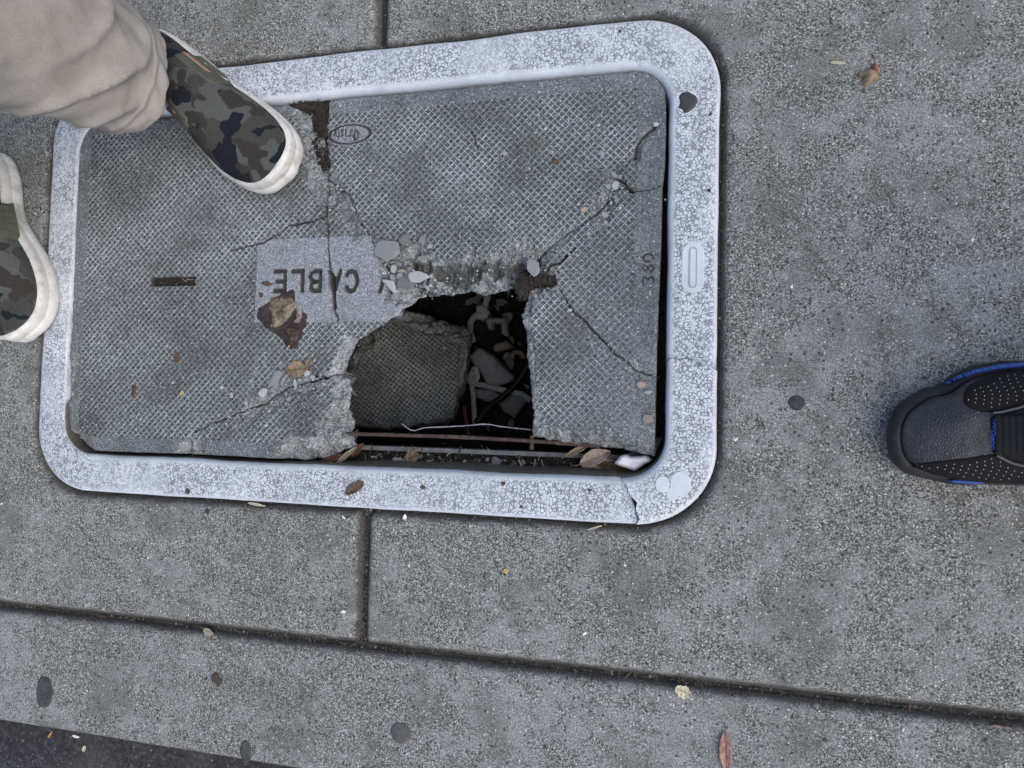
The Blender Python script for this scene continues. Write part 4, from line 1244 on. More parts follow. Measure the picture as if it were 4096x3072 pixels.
for i in range(9):
    cx, cy = rr.uniform(90, 400), rr.uniform(250, 500)
    if cy > 420 and cx < 240: cx += 120
    q_ = [(cx + rr.uniform(8, 26) * math.cos(a), cy + rr.uniform(6, 20) * math.sin(a)) for a in np.linspace(0, 5.6, 8)]
    o = patch('pulp', ragged(Z5(q_), 20 + i, .0022), ZT + .0012, .0018, bpy.data.materials[('fruit_pulp', 'fruit_skin', 'fruit_pulp')[i % 3]], bumps=.0016, parent=ft, edge=.003, sc=220, base=ZT - .004, res=.0009)
    o.location = -Vector(ft.location)
p = Z5([(313, 546)])[0]
o = link('seed', ROCKS[2].copy(), plain('fruit_seed', (.55, .30, .12), .2), ft, (p[0] - ft.location.x, p[1] - ft.location.y, .004), (0, 0, .3), (.0030, .0024, .003))
# rust stains rubbed into the lid
M_RSTAIN = fruit_mat('rust_stain', (.05, .03, .022), (.10, .058, .04), (.15, .10, .075), .9)
for u, v, a, b, lab in ((535, 1565, 10, 24, 'rusty brown smear on the lower left of the lid'), (707, 1430, 12, 20, 'faint reddish smear left of the fruit'), (1068, 1135, 22, 9, 'brown spot above the fruit on the lettered plate'), (1046, 1180, 10, 10, 'small brown spot at the left end of the plate'), (2222, 645, 14, 9, 'orange brown fleck on the upper patterned fragment')):
    tag(patch('rust_smear', blob_poly(u, v, a, b, ZT, u, amp=.5), ZT + .0002, .0006, M_RSTAIN, bumps=.0005, res=.0009, edge=.002, base=ZT - .003), lab, 'stain')

# old chewing gum and tar
M_GUM = plain('old_gum', (.056, .059, .062), .45, 240, .85)
M_TAR = plain('black_tar', (.045, .047, .052), .3, 160, .55)
for u, v, a, b, z, lab in ((3186, 1612, 34, 32, 0, 'round dark gum spot on the right paving'), (982, 3005, 22, 40, 0, 'upright oval gum spot on the kerb'), (178, 2768, 32, 50, 0, 'long oval gum spot on the kerb at the left'),
                        (1605, 2930, 42, 40, 0, 'faint wide gum spot on the middle of the kerb'), (830, 2045, 10, 10, 0, 'small gum dot just below the frame'), (3300, 2960, 9, 9, 0, 'tiny dark spot on the kerb at the right')):
    mt = M_GUM if a < 40 else plain('faint_gum', (.085, .087, .092), .3, 200, .9)
    tag(patch('gum_spot', blob_poly(u, v, a, b, z, int(u), amp=.20), z + .0002, .0007, mt, bumps=.0004, res=.0012, edge=.006, base=-.003), lab, 'gum')
tar = P([(2716, 385), (2730, 370), (2755, 367), (2785, 385), (2793, 405), (2780, 430), (2758, 446), (2742, 454), (2733, 440), (2716, 430), (2722, 410)], ZF)
tag(patch('tar_patch', densify(tar, .002, .0006, 6), ZF + .0003, .0009, M_TAR, bumps=.0002, edge=.002, base=0), 'heart-shaped black tar patch on the upper right of the frame', 'tar')
lf = P([(845, 2700), (862, 2688), (872, 2692), (882, 2710), (894, 2715), (886, 2735), (872, 2752), (864, 2735), (850, 2728)], 0)
tag(patch('leaf_print', densify(lf, .002, .0008, 8), .0003, .0006, plain('leaf_print', (.055, .048, .042), .3, 200, .9), base=-.003), 'dark leaf-shaped stain on the kerb', 'stain')
for u, v, a, b, lab in ((750, 1965, 10, 10, 'small dark blotch on the lower left of the frame'), (1690, 1947, 14, 12, 'rusty blotch on the lower side of the frame, right of the brown leaf'), (2013, 1935, 9, 9, 'faint rusty blotch in the middle of the lower side of the frame'), (2085, 2026, 9, 8, 'brown dot near the outer lower edge of the frame'), (2842, 455, 8, 8, 'brown dot below the tar patch'), (2836, 763, 9, 8, 'dark dot on the right side of the frame'), (2480, 125, 8, 6, 'dark dot on the upper side of the frame near the corner'), (2360, 1960, 13, 10, 'faint brown smudge on the lower side of the frame, towards the corner')):
    tag(patch('blotch', blob_poly(u, v, a, b, ZF, int(u), amp=.5), ZF + .0002, .0006, M_RSTAIN if 'rust' in lab or 'brown' in lab else M_TAR, bumps=.0004, res=.0008, edge=.002, base=0), lab, 'stain')

# ------------------------------------------------------------------ things lying in the vault
def chunk():
    zc = -.285
    px = [(1500, 1240), (1590, 1205), (1669, 1230), (1710, 1243), (1761, 1258), (1812, 1274), (1845, 1290), (1866, 1318), (1860, 1378), (1855, 1439), (1840, 1511), (1819, 1593), (1802, 1662), (1770, 1686), (1659, 1697), (1546, 1714), (1454, 1703), (1380, 1700), (1335, 1640), (1335, 1480), (1380, 1390), (1450, 1312)]
    q = P(px, zc); c = q.mean(0)
    poly = np.array(list(rough(np.vstack([q, q[:1]]) - c, .0035, .002, 77))[:-1])
    side = q[[19, 20, 21, 0, 1, 2, 3, 4, 5]] - c
    lft = q[[17, 18, 19, 20]] - c
    def f(X, Y, e):
        z, a = lid_h(X, Y, e, extra=False, rot=math.pi / 4 + .16)
        z = z - ZT
        nz = fbm(X * 60, Y * 60, 91, 4, .6) - .5
        for ln, r, dep in ((side, .036, .030), (lft, .026, .008)):
            dd = dpoly(X, Y, ln) + nz * .03
            k = np.clip(1 - dd / r, 0, 1)
            z = z - dep * k ** 1.1
            a['brk'] = np.maximum(a['brk'], sstep(0, .2, k)); a['rib'] = a['rib'] * (1 - sstep(0, .15, k))
        k = np.clip(1 - (e + nz * .02) / .009, 0, 1)
        z = z - .012 * k ** 1.3 + a['brk'] * (fbm(X * 110, Y * 110, 92, 4, .65) - .5) * .012
        a['brk'] = np.maximum(a['brk'], sstep(.1, .4, k)); a['rib'] *= 1 - sstep(.1, .4, k)
        a['brk'] = np.clip(a['brk'] * 1.0, 0, 1)
        return z, a
    o = piece('fallen_chunk', poly, .0011, f, M_CHUNK, None, thick=.048, wall=.006, bottom=True, rings=4, ncap=16)
    o.location = (c[0], c[1], zc)
    o.rotation_euler = (R(-5), R(13), R(0))
    tag(o, 'large patterned concrete chunk fallen into the hole', 'concrete chunk')
chunk()

M_STRAP = plain('grey_webbing', (.34, .35, .36), .25, 200, .9)
M_CABLE = plain('black_cable', (.012, .012, .013), .2, 100, .5)
M_CARD = plain('cardboard', (.26, .20, .15), .2, 200, .9)
M_PLAST = plain('white_plastic', (.27, .28, .285), .15, 100, .6)
def Zp(pts, z): return [at(1650 + .4219 * a, 1100 + .4219 * b, z) for a, b in pts]
def ribbed(pts, rad, n=90, ribs=.0042, flat=.45):
    c = resample(pts, n)
    L = np.concatenate([[0], np.cumsum(np.linalg.norm(np.diff(c, axis=0), axis=1))])
    r = rad * .72 * (1 + .10 * np.sign(np.sin(L / ribs * 2 * math.pi)))
    return tube(c, r, 10, True, flat)
ZD = -.385
st = tag(empty('webbing_strap', at(1900, 1520, ZD)), 'knotted grey ribbed strap across the rubble in the hole', 'strap')
def sub(o): o.location = -Vector(o.parent.location); return o
V, F = ribbed(Zp([(590, 1030), (700, 1052), (850, 1090), (960, 1115), (1040, 1135), (1120, 1190)], ZD), .0068, 120); sub(link('band', mesh_np('band', V, F), M_STRAP, st))
V, F = ribbed(Zp([(380, 860), (440, 900), (500, 960), (560, 1010)], ZD + .005), .0068, 70); sub(link('band', mesh_np('band', V, F), M_STRAP, st))
V, F = ribbed(Zp([(560, 1000), (562, 1060), (575, 1130), (580, 1230), (592, 1420)], ZD + .004), .006, 90); sub(link('band', mesh_np('band', V, F), M_STRAP, st))
V, F = ribbed(Zp([(530, 1000), (575, 1010), (610, 970), (592, 890), (570, 920), (545, 985)], ZD + .010), .0072, 70); sub(link('knot', mesh_np('knot', V, F), M_STRAP, st))
st2 = tag(empty('webbing_strap', at(1935, 1210, ZD)), 'short ribbed strap end hanging at the back of the hole', 'strap')
V, F = ribbed(Zp([(720, 120), (708, 220), (685, 290), (640, 360), (560, 430), (548, 540), (575, 640)], ZD + .01), .0075, 110); sub(link('band', mesh_np('band', V, F), M_STRAP, st2))
V, F = ribbed(Zp([(610, 330), (650, 320), (690, 350), (670, 390), (620, 380)], ZD + .016), .0085, 50); sub(link('knot', mesh_np('knot', V, F), M_STRAP, st2))
V, F = tube(resample(Zp([(1180, 700), (1080, 880), (980, 1030), (860, 1150), (740, 1240), (600, 1400)], ZD + .016), 50), .0052, 10)
tag(link('black_cable', mesh_np('black_cable', V, F), M_CABLE), 'thick black cable crossing over the grey strap in the hole', 'cable')
V, F = tube(resample(Zp([(490, 1240), (500, 1330), (520, 1440), (535, 1520)], ZD + .02), 12), [.003] * 12, 8)
tag(link('red_stick', mesh_np('red_stick', V, F), plain('red_stick', (.17, .06, .058), .2)), 'thin dull red stick standing in the hole', 'stick')
def slabbit(name, pts, z, h, mat, label, cat, tilt=(0, 0)):
    q = np.array([p[:2] for p in Zp(pts, z)]); c = q.mean(0)
    def f(X, Y, e):
        return h * np.ones_like(X) + (fbm(X * 90, Y * 90, 5, 3) - .5) * .003 - .004 * np.clip(1 - e / .004, 0, 1), {'grime': np.zeros_like(X)}
    o = piece(name, densify(q - c, .003, .0015, 5), .0025, f, mat, None, thick=.01, rings=2)
    o.location = (c[0], c[1], z); o.rotation_euler = (tilt[0], tilt[1], 0)
    return tag(o, label, cat)
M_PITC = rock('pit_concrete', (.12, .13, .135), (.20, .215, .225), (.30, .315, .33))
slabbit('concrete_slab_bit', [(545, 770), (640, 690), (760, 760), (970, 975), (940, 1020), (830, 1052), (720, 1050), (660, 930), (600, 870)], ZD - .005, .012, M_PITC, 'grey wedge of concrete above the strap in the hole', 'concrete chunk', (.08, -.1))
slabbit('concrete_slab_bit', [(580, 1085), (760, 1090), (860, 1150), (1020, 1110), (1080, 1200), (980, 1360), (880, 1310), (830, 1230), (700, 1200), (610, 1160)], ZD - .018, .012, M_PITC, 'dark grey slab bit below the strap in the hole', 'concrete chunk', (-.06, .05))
slabbit('plastic_plate', [(690, 408), (898, 406), (908, 600), (850, 560), (845, 460), (765, 460), (768, 520), (720, 520)], ZD - .01, .008, M_PLAST, 'dull white plastic plate among the stones in the hole', 'plastic')
slabbit('cardboard_scrap', [(770, 665), (905, 620), (965, 680), (780, 735)], ZD - .008, .010, M_CARD, 'buff cardboard scrap below the plastic plate in the hole', 'cardboard')
pe = resample([(-.010, .004, 0), (-.006, .012, .002), (.004, .011, .004), (.010, .003, .002)], 26)
V, F = tube(pe, .004, 8, True, .5)
pp = at(2072, 1440, ZD)
tag(link('peel_curl', mesh_np('peel_curl', V, F), plain('yellow_peel', (.20, .17, .085), .2), None, tuple(pp)), 'curl of yellow peel against the side of the hole', 'peel')
rr = random.Random(31)
for i in range(40):
    u, v = 1650 + .4219 * rr.uniform(540, 1120), 1100 + .4219 * rr.uniform(150, 1450)
    if i < 14: v = 1100 + .4219 * rr.uniform(150, 420)
    s_ = rr.uniform(14, 46)
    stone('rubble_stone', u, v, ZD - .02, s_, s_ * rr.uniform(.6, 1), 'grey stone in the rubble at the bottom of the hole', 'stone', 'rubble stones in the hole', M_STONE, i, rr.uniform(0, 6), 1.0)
# crinkled clear film along the bar
def film():
    q = MT('clear_film', .12, .5)
    tr = q.node('ShaderNodeBsdfTransparent'); mx = q.node('ShaderNodeMixShader'); gl = q.node('ShaderNodeBsdfGlossy')
    gl.inputs['Roughness'].default_value = .15
    mx.inputs[0].default_value = .10
    q.t.links.new(tr.outputs[0], mx.inputs[1]); q.t.links.new(gl.outputs[0], mx.inputs[2])
    q.t.links.new(mx.outputs[0], q.t.nodes['Material Output'].inputs['Surface'])
    V = []; F = []
    top = resample([at(u, v, -.075) for u, v in ((1610, 1695), (1655, 1722), (1705, 1711), (1830, 1705), (1945, 1697), (2000, 1705), (2060, 1712), (2125, 1719))], 60)
    rows = 8
    for j in range(rows):
        for i, p in enumerate(top):
            f = j / (rows - 1)
            V.append((p[0], p[1] - f * .020 + .0015 * math.sin(i * .9 + j), p[2] + .004 * math.sin(min(1, f * 5) * 3.1) - f * .035 + .0015 * math.sin(i * 1.7 + j * 2)))
    n = len(top)
    for j in range(rows - 1):
        for i in range(n - 1): F.append((j * n + i, j * n + i + 1, (j + 1) * n + i + 1, (j + 1) * n + i))
    o = link('plastic_film', mesh_np('plastic_film', V, F), q.m)
    tag(o, 'crinkled clear plastic film hanging behind the bared bar', 'film')
    V, F = tube(top + np.array([0, 0, .003]), .0007, 6, True, 1, .9, 2)
    link('film_fold_glint', mesh_np('film_fold_glint', V, F), plain('film_fold_glint', (.42, .44, .48), .3, 150, .25, .6), o)  # pale thread along the fold: the film's glint put into its colour
film()

# ------------------------------------------------------------------ shoes and trousers
def camo_mat():
    q = MT('camo_canvas', .9, .15)
    c1 = q.warp(60, .02)
    n1 = q.noise(24, 1.5, .5, c1); n2 = q.noise(31, 1.5, .5, q.mapping((1, 1.35, 1), (0, 0, .6), c1)); n3 = q.noise(27, 1.2, .5, q.mapping((1.3, 1, 1), (.4, 0, 1.9), c1))
    col = q.mix(q.mr(n1, .49, .505), (.060, .062, .058), (.098, .104, .099))
    col = q.mix(q.mr(n2, .545, .56), col, (.046, .042, .039))
    col = q.mix(q.mr(n3, .565, .58), col, (.014, .017, .026))
    wv = q.wave(900, q.mapping((1, 1, 1), (0, 0, .7))); 
    col = q.scl(col, q.math('ADD', q.mr(q.noise(500, 2), .3, .7, .80, 1.12, False), q.math('MULTIPLY', wv, .12)))
    q.bump(q.math('ADD', wv, q.noise(60, 3)), .0005, .6)
    return q.done(col)
M_CAMO = camo_mat()
def sole_mat():
    q = MT('white_rubber', .6, .4)
    n = q.noise(45, 5, .65); n2 = q.noise(220, 3)
    col = q.ramp(n, [(.3, (.40, .385, .36)), (.48, (.60, .59, .565)), (.7, (.74, .735, .715))])
    col = q.mix(q.math('MULTIPLY', q.mr(q.noise(90, 4, .7), .58, .7), .5), col, (.26, .23, .19))
    q.bump(q.math('ADD', n2, n), .0006, .5)
    return q.done(col)
M_SOLE = sole_mat()
M_OLIVE = plain('olive_webbing', (.085, .088, .070), .25, 400, .9)
M_LINING = plain('shoe_lining', (.33, .20, .14), .2, 200, .8)
M_STITCH = plain('stitching', (.20, .20, .17), .2, 300, .9)

SW = np.array([[0, .0], [.012, .016], [.04, .026], [.09, .033], [.18, .0365], [.3, .036], [.42, .0375], [.55, .0430], [.66, .0480], [.75, .0495], [.83, .0475], [.90, .0415], [.95, .0330], [.98, .0215], [1, 0]])
SHt = np.array([[0, .060], [.1, .066], [.25, .066], [.36, .070], [.45, .074], [.55, .071], [.65, .063], [.75, .055], [.85, .049], [.93, .045], [1, .040]])
def smooth_interp(t, tab):
    return np.interp(t, tab[:, 0], tab[:, 1])
def sole_outline(L, side, inset=0.0, n=120, scale=1.0):
    """counter clockwise outline, heel at x=0, toe at x=L; side=+1 left foot"""
    ts = .5 - .5 * np.cos(np.linspace(0, math.pi, n // 2 + 1))
    up, dn = [], []
    w_ = np.array([smooth_interp(np.clip(ts + o_, 0, 1), SW) for o_ in (-.012, 0, .012)]).mean(0); w_[0] = w_[-1] = 0
    cen = -side * .010 * np.sin(np.clip((ts - .35) / .65, 0, 1) * math.pi * .75) + side * .003
    arch = side * .007 * np.exp(-((ts - .40) / .16) ** 2)
    yl = cen + w_ * scale; yr = cen - w_ * scale
    if side > 0: yr = yr + arch
    else: yl = yl + arch
    pts = np.vstack([np.column_stack([ts * L, yr]), np.column_stack([ts * L, yl])[::-1][1:-1]])
    if inset:
        c = np.roll(pts, -1, 0) - np.roll(pts, 1, 0)
        nn = np.column_stack([-c[:, 1], c[:, 0]]); nn /= np.linalg.norm(nn, axis=1)[:, None] + 1e-9
        pts = pts + nn * inset
    return pts
def loops_mesh(name, loops, cap=True):
    m = len(loops[0]); V = np.concatenate(loops); F = []
    for k in range(len(loops) - 1):
        for i in range(m): F.append((k * m + i, k * m + (i + 1) % m, (k + 1) * m + (i + 1) % m, (k + 1) * m + i))
    if cap: F.append(tuple((len(loops) - 1) * m + i for i in range(m))); F.append(tuple(reversed(range(m))))
    return mesh_np(name, V, F)
def toe_spring(x, L): return .010 * np.clip((x / L - .78) / .22, 0, 1) ** 2

def camo_shoe(parent, heel, toe, side, label, z0):
    heel = np.array(heel[:2]); toe = np.array(toe[:2])
    L = np.linalg.norm(toe - heel); ang = math.atan2(*(toe - heel)[::-1])
    sh = empty('shoe', (heel[0], heel[1], z0), parent)
    sh.rotation_euler = (0, 0, ang); sh['label'] = label
    lp = []
    for ins, z in ((.004, 0), (.0005, .003), (0, .008), (.0004, .016), (.0016, .017), (.0012, .019), (.0006, .026), (.0022, .0305), (.0050, .0325), (.0080, .0325)):
        o = sole_outline(L, side, ins)
        zz = z + toe_spring(o[:, 0], L) + (.004 * np.clip((o[:, 0] / L - .9) / .1, 0, 1) if z > .02 else 0)
        lp.append(np.column_stack([o, zz]))
    link('sole', loops_mesh('sole', lp), M_SOLE, sh)
    out = sole_outline(L, side, .0052)
    def H(X, Y):
        t = np.clip(X / L, 0, 1)
        h = np.array([smooth_interp(np.clip(t + o_, 0, 1), SHt) for o_ in (-.05, -.02, .02, .05)]).mean(0)
        cen = -side * .010 * np.sin(np.clip((t - .35) / .65, 0, 1) * math.pi * .75) + side * .003
        w_ = smooth_interp(t, SW) - .004
        q = np.abs(Y - cen) / np.maximum(w_, .004)
        r = np.clip(1 - q ** 2.7, 0, 1) ** .55
        # the toe and heel round off lengthwise too
        e = np.clip(1 - (np.clip((t - .70) / .29, 0, 1)) ** 3.2, 0, 1) ** .5 * np.clip(1 - (np.clip((.22 - t) / .21, 0, 1)) ** 3.5, 0, 1) ** .5
        return .030 + (h - .030) * np.minimum(r, 1) * e + toe_spring(X, L)
    def f(X, Y, e):
        wr = (fbm(X * 55, Y * 22, 51, 3) - .5) * .0035 * np.clip(e / .01, 0, 1)
        return H(X, Y) + wr, {'vein': np.zeros_like(X)}
    link_ = piece('upper', out, .0022, f, M_CAMO, sh, thick=-.028, rings=1)
    # side gore tabs and stitch lines
    for sg in (1, -1):
        yy = sg * .030
        poly = np.array([(L * .34, yy - .009), (L * .56, yy - .009), (L * .575, yy - .003), (L * .57, yy + .005), (L * .5, yy + .009), (L * .34, yy + .009)])
        piece('elastic_tab', densify(poly, .003), .002, lambda X, Y, e: (H(X, Y) + .0014 * np.clip(e / .002, 0, 1), {'vein': np.zeros_like(X)}), M_OLIVE, sh, thick=-.030, rings=1)
        if side > 0: piece('lining', densify(np.array([(L * .33, yy - sg * .001), (L * .50, yy - sg * .002), (L * .49, yy + sg * .0035), (L * .33, yy + sg * .0035)]), .003), .0016, lambda X, Y, e: (H(X, Y) + .0030 * np.clip(e / .002, 0, 1), {'vein': np.zeros_like(X)}), M_LINING, sh, thick=-.030, rings=1)
    # collar seam
    return sh, L, ang

def trouser_mat():
    q = MT('khaki_cotton', .92, .12)
    n = q.noise(22, 4, .6); tw = q.wave(700, q.mapping((1, 1, 1), (0, .5, .8))); n2 = q.noise(600, 2)
    col = q.mix(q.mr(n, .3, .7), (.235, .218, .202), (.30, .28, .262))
    hem = q.attr('hem')
    col = q.scl(col, q.math('ADD', q.mr(n2, .3, .7, .88, 1.08, False), q.math('MULTIPLY', tw, .05)))
    col = q.mix(q.math('MULTIPLY', hem, .6), col, (.10, .09, .08))
    q.bump(q.math('ADD', q.math('MULTIPLY', tw, .3), n2), .0004, .5)
    return q.done(col)
M_KHAKI = trouser_mat()
def leg_mesh(path, radii, name, seed, squash=.86, heading=0.0):
    """trouser leg: rings along path, folds near the hem"""
    c = resample(path, 110)
    _l = np.concatenate([[0], np.cumsum(np.linalg.norm(np.diff(c, axis=0), axis=1))]); _g = np.linspace(0, 1, 190) ** 1.7 * _l[-1]
    NR = 190; _f = np.interp(_g, _l, np.linspace(0, 1, 110)); c = np.column_stack([np.interp(_g, _l, c[:, k]) for k in range(3)])
    rads = np.interp(_f, np.linspace(0, 1, len(radii)), radii)
    n = 96; V = []; A = []; F = []
    th = np.linspace(0, 2 * math.pi, n, endpoint=False)
    L = np.concatenate([[0], np.cumsum(np.linalg.norm(np.diff(c, axis=0), axis=1))])
    ax = np.array([math.cos(heading), math.sin(heading), 0]); ay = np.array([-math.sin(heading), math.cos(heading), 0])
    rows = [(0, -.004, -.003), (0, -.003, 0), (0, 0, -.001)] + [(i, 0, 0) for i in range(NR)]
    for (i, dr, dz) in rows:
        l = L[i]
        r = rads[i] + dr
        x = np.cos(th); y = np.sin(th)
        fold = np.exp(-(l / .13)) * .010 * (fbm(th * 0 + l * 30 + 2.2 * np.cos(th + 1), 1.6 * np.sin(th) + 3, seed, 3) - .5) * 2
        sw_ = np.sin(th * 1.0 + l * 52 + 1.4 * np.sin(th * 2 + 1)); 
        diag = .010 * np.exp(-((l - .075) / .05) ** 2) * (1 - np.abs(sw_)) ** 2 - .007 * np.exp(-((l - .05) / .035) ** 2) * (1 - np.abs(np.sin(th * .5 + l * 30))) ** 1.5
        cuff = .0022 * (l < .021) + .0012 * np.exp(-((l - .021) / .002) ** 2)
        diag = diag * sstep(.012, .035, l) + cuff
        soft = .007 * (fbm(th * 0 + l * 7 + np.cos(th) * 1.2, np.sin(th) * 1.2 + 8, seed + 5, 3) - .5) * 2
        rr_ = r + fold + diag + soft
        if l < .004: rr_ = r + (fold + soft + diag)
        P_ = c[i][None] + ax[None] * (rr_ * x)[:, None] + ay[None] * (rr_ * y * squash)[:, None]
        P_[:, 2] += dz + (.010 * np.cos(th) * np.exp(-l / .05))
        V.append(P_); A += list(np.maximum(1.0 if .0185 < l < .0215 else 0.0, np.where((np.abs(th - 5.2) < .02) | (np.abs(th - 2.1) < .02), .8, 0)))
    for k in range(len(rows) - 1):
        for i in range(n): F.append((k * n + i, k * n + (i + 1) % n, (k + 1) * n + (i + 1) % n, (k + 1) * n + i))
    return np.concatenate(V), F, A

p1 = empty('person', (*at(330, 480, 0)[:2], 0))
tag(p1, 'person in khaki trousers and camouflage slip-on shoes standing on the lid', 'person')
hd = np.array(at(1072, 590, 0)) - np.array(at(931, 476, 0)); hd /= np.linalg.norm(hd)
toeA = np.array(at(1182, 690, .015)); LA = .288
heelA = toeA - hd * LA
base = np.array([p1.location.x, p1.location.y, 0])
sA = camo_shoe(p1, heelA - base, toeA - base, 1, 'camouflage slip-on shoe stepping onto the lid', ZT + .001)
toeB = np.array(at(118, 1372, .012)); heelB = np.array(at(-38, 612, .012))
sB = camo_shoe(p1, heelB - base, toeB - base, -1, 'camouflage slip-on shoe on the paving at the left edge', .001)
ankA = heelA + hd * .085
ankB = heelB + (toeB - heelB) * .29
hip = (ankA + ankB) / 2 + np.array([-.20, .02, 0])
pathA = [np.array([-.234, .219, .080]), np.array([-.250, .224, .15]), np.array([-.267, .221, .22]), np.array([-.282, .205, .30]), np.array([-.315, .195, .45]), ankA * .35 + hip * .65 + np.array([0, .05, .74]), hip + np.array([0, .07, .90])]
pathB = [ankB + np.array([.0, -.010, .078]), ankB + np.array([-.020, -.005, .15]), ankB + np.array([-.03, .0, .22]), ankB + np.array([-.05, .01, .30]), ankB * .75 + hip * .25 + np.array([-.02, -.02, .50]), ankB * .35 + hip * .65 + np.array([0, -.05, .74]), hip + np.array([0, -.07, .90])]
tr = empty('trousers', (0, 0, 0), p1)
for pth, sd, hh in ((pathA, 3, -.05), (pathB, 9, sB[2])):
    V, F, A = leg_mesh(pth, [.061, .071, .078, .080, .085, .095, .105], 'trouser_leg', sd, 1.07, hh)
    link('trouser_leg', mesh_np('trouser_leg', V - base, F, True, {'hem': A}), M_KHAKI, tr)
# bare legs inside the trousers (one body)
bm = bpy.data.meshes.new('body')
vv = [hip + np.array([0, 0, .92]), hip + np.array([0, .06, .86]), pathA[4], pathA[1], pathA[0] + np.array([-.01, 0, -.02]), hip + np.array([0, -.06, .86]), pathB[4], pathB[1], pathB[0] + np.array([-.01, 0, -.02])]
bm.from_pydata([tuple(v - base) for v in vv], [(0, 1), (1, 2), (2, 3), (3, 4), (0, 5), (5, 6), (6, 7), (7, 8)], [])
bo = link('body', bm, plain('skin', (.45, .30, .23), .1), p1)
md = bo.modifiers.new('skin', 'SKIN')
for i, r in enumerate((.06, .055, .045, .03, .03, .055, .045, .03, .03)): bm.skin_vertices[0].data[i].radius = (r, r)
bm.skin_vertices[0].data[0].use_root = True
bo.modifiers.new('sub', 'SUBSURF').levels = 1

# ---- the photographer's black shoe
def black_leather():
    q = MT('black_leather', .3, .8)
    n = q.noise(260, 4, .7); n2 = q.noise(40, 3)
    e = q.vor(420, 'DISTANCE_TO_EDGE')
    col = q.mix(q.mr(n2, .3, .7), (.012, .013, .016), (.030, .032, .038))
    q.bump(q.math('ADD', n, q.mr(e, 0, .12)), .0004, .55)
    return q.done(col, q.mr(n2, .3, .7, .24, .38))
M_BLEATHER = black_leather()
def knit():
    q = MT('black_knit', .95, .1)
    wv = q.wave(520, q.mapping((1, 1, 1), (0, 0, .95)), 1.2)
    col = q.mix(wv, (.010, .010, .012), (.042, .040, .042))
    q.bump(wv, .0007, .8)
    return q.done(col)
M_KNIT = knit()
M_RUBBER = plain('black_rubber', (.028, .029, .033), .35, 200, .7)
M_BLUE = plain('blue_midsole', (.035, .095, .36), .15, 150, .55)
M_TONGUE = plain('black_tongue', (.010, .011, .014), .3, 300, .9)
M_DOT = plain('white_dot', (.80, .82, .86), .05, 100, .5)
M_TAGT = plain('blue_thread', (.03, .08, .42), .1, 300, .7)
p2 = tag(empty('person', (.72, -.155, 0)), 'person taking the picture, only a black shoe with blue midsole in view', 'person')
bs = empty('shoe', (-.72 + .72, 0, 0), p2); bs['label'] = 'black leather and knit shoe with blue midsole at the right edge'
OFF = np.array([p2.location.x, p2.location.y])
Zs = lambda pts, z: P([(3400 + .4218 * a, 1350 + .4218 * b) for a, b in pts], z) - OFF
vis = Zs([(1650, 1412), (1400, 1402), (1250, 1400), (1000, 1400), (850, 1372), (700, 1335), (560, 1300), (430, 1222), (362, 1120), (340, 1020), (333, 900), (370, 760), (440, 650), (560, 560), (700, 482), (840, 455), (930, 392), (1000, 345), (1150, 272), (1400, 226), (1650, 216)], .012)
XT = vis[:, 0].min(); YC = -.004
heel_pts = np.array([(.12, .052), (.16, .046), (.19, .043), (.215, .036), (.232, .022), (.238, .0), (.232, -.022), (.215, -.036), (.19, -.042), (.16, -.046), (.12, -.054)]) + np.array([0, YC + .006])
out = np.vstack([vis, heel_pts])
out = resample(np.vstack([out, out[:1]]), 160)[:-1]
def inset_poly(p, d_):
    c = np.roll(p, -2, 0) - np.roll(p, 2, 0)
    nn = np.column_stack([-c[:, 1], c[:, 0]]); nn /= np.linalg.norm(nn, axis=1)[:, None] + 1e-9
    ar = np.sum(p[:, 0] * np.roll(p[:, 1], -1) - np.roll(p[:, 0], -1) * p[:, 1])
    return p + nn * d_ * np.sign(ar)
BL = .238 - XT
def Hb(X, Y):
    s = (X - XT) / BL
    X0 = X
    h = np.interp(s, [0, .04, .10, .2, .3, .4, .5, .6, .75, 1], [.036, .046, .054, .060, .066, .074, .086, .095, .090, .085])
    h = sum(np.interp(s + o_, [0, .1, .2, .3, .4, .5, .6, .75, 1], [.040, .054, .061, .067, .075, .086, .095, .090, .085]) for o_ in np.linspace(-.09, .09, 7)) / 7
    hw = np.interp(s, [0, .02, .06, .12, .2, .3, .42, .6, .8, .95, 1], [.006, .020, .036, .045, .050, .053, .0535, .050, .044, .034, .01])
    cy = np.interp(s, [0, .1, .25, .5, 1], [-.012, -.010, -.003, .0, .0]) 
    q = np.abs(Y - cy) / hw
    return .022 + (h - .022) * np.clip(1 - np.clip(q, 0, 1) ** 2.8, 0, 1) ** .6 * (1 - (1 - np.clip(s / .16, .0, 1)) ** 2.2) ** .5
lp = []
for ins, z in ((.004, 0), (.001, .002), (0, .006), (.0008, .012), (.0025, .018), (.0055, .0235), (.0085, .0245), (.0105, .022), (.013, .021)):
    o_ = inset_poly(out, ins)
    sp_ = .012 * np.clip((.06 - (o_[:, 0] - XT)) / .06, 0, 1) ** 2
    lp.append(np.column_stack([o_, z + sp_]))
link('outsole', loops_mesh('outsole', lp), M_RUBBER, bs)
def shell(name, poly, lift, mat, res=.0018, edge=.002, wr=0.0, seed=3, lo=.018):
    def f(X, Y, e):
        return Hb(X, Y) + lift * np.clip(e / edge, 0, 1) ** .5 + wr * (fbm(X * 70, Y * 70, seed, 3) - .5), {'vein': np.zeros_like(X)}
    return piece(name, densify(poly, .003), res, f, mat, bs, thick=-lo, rings=1)
shell('upper', inset_poly(out, .0098), 0, M_BLEATHER, wr=.0012)
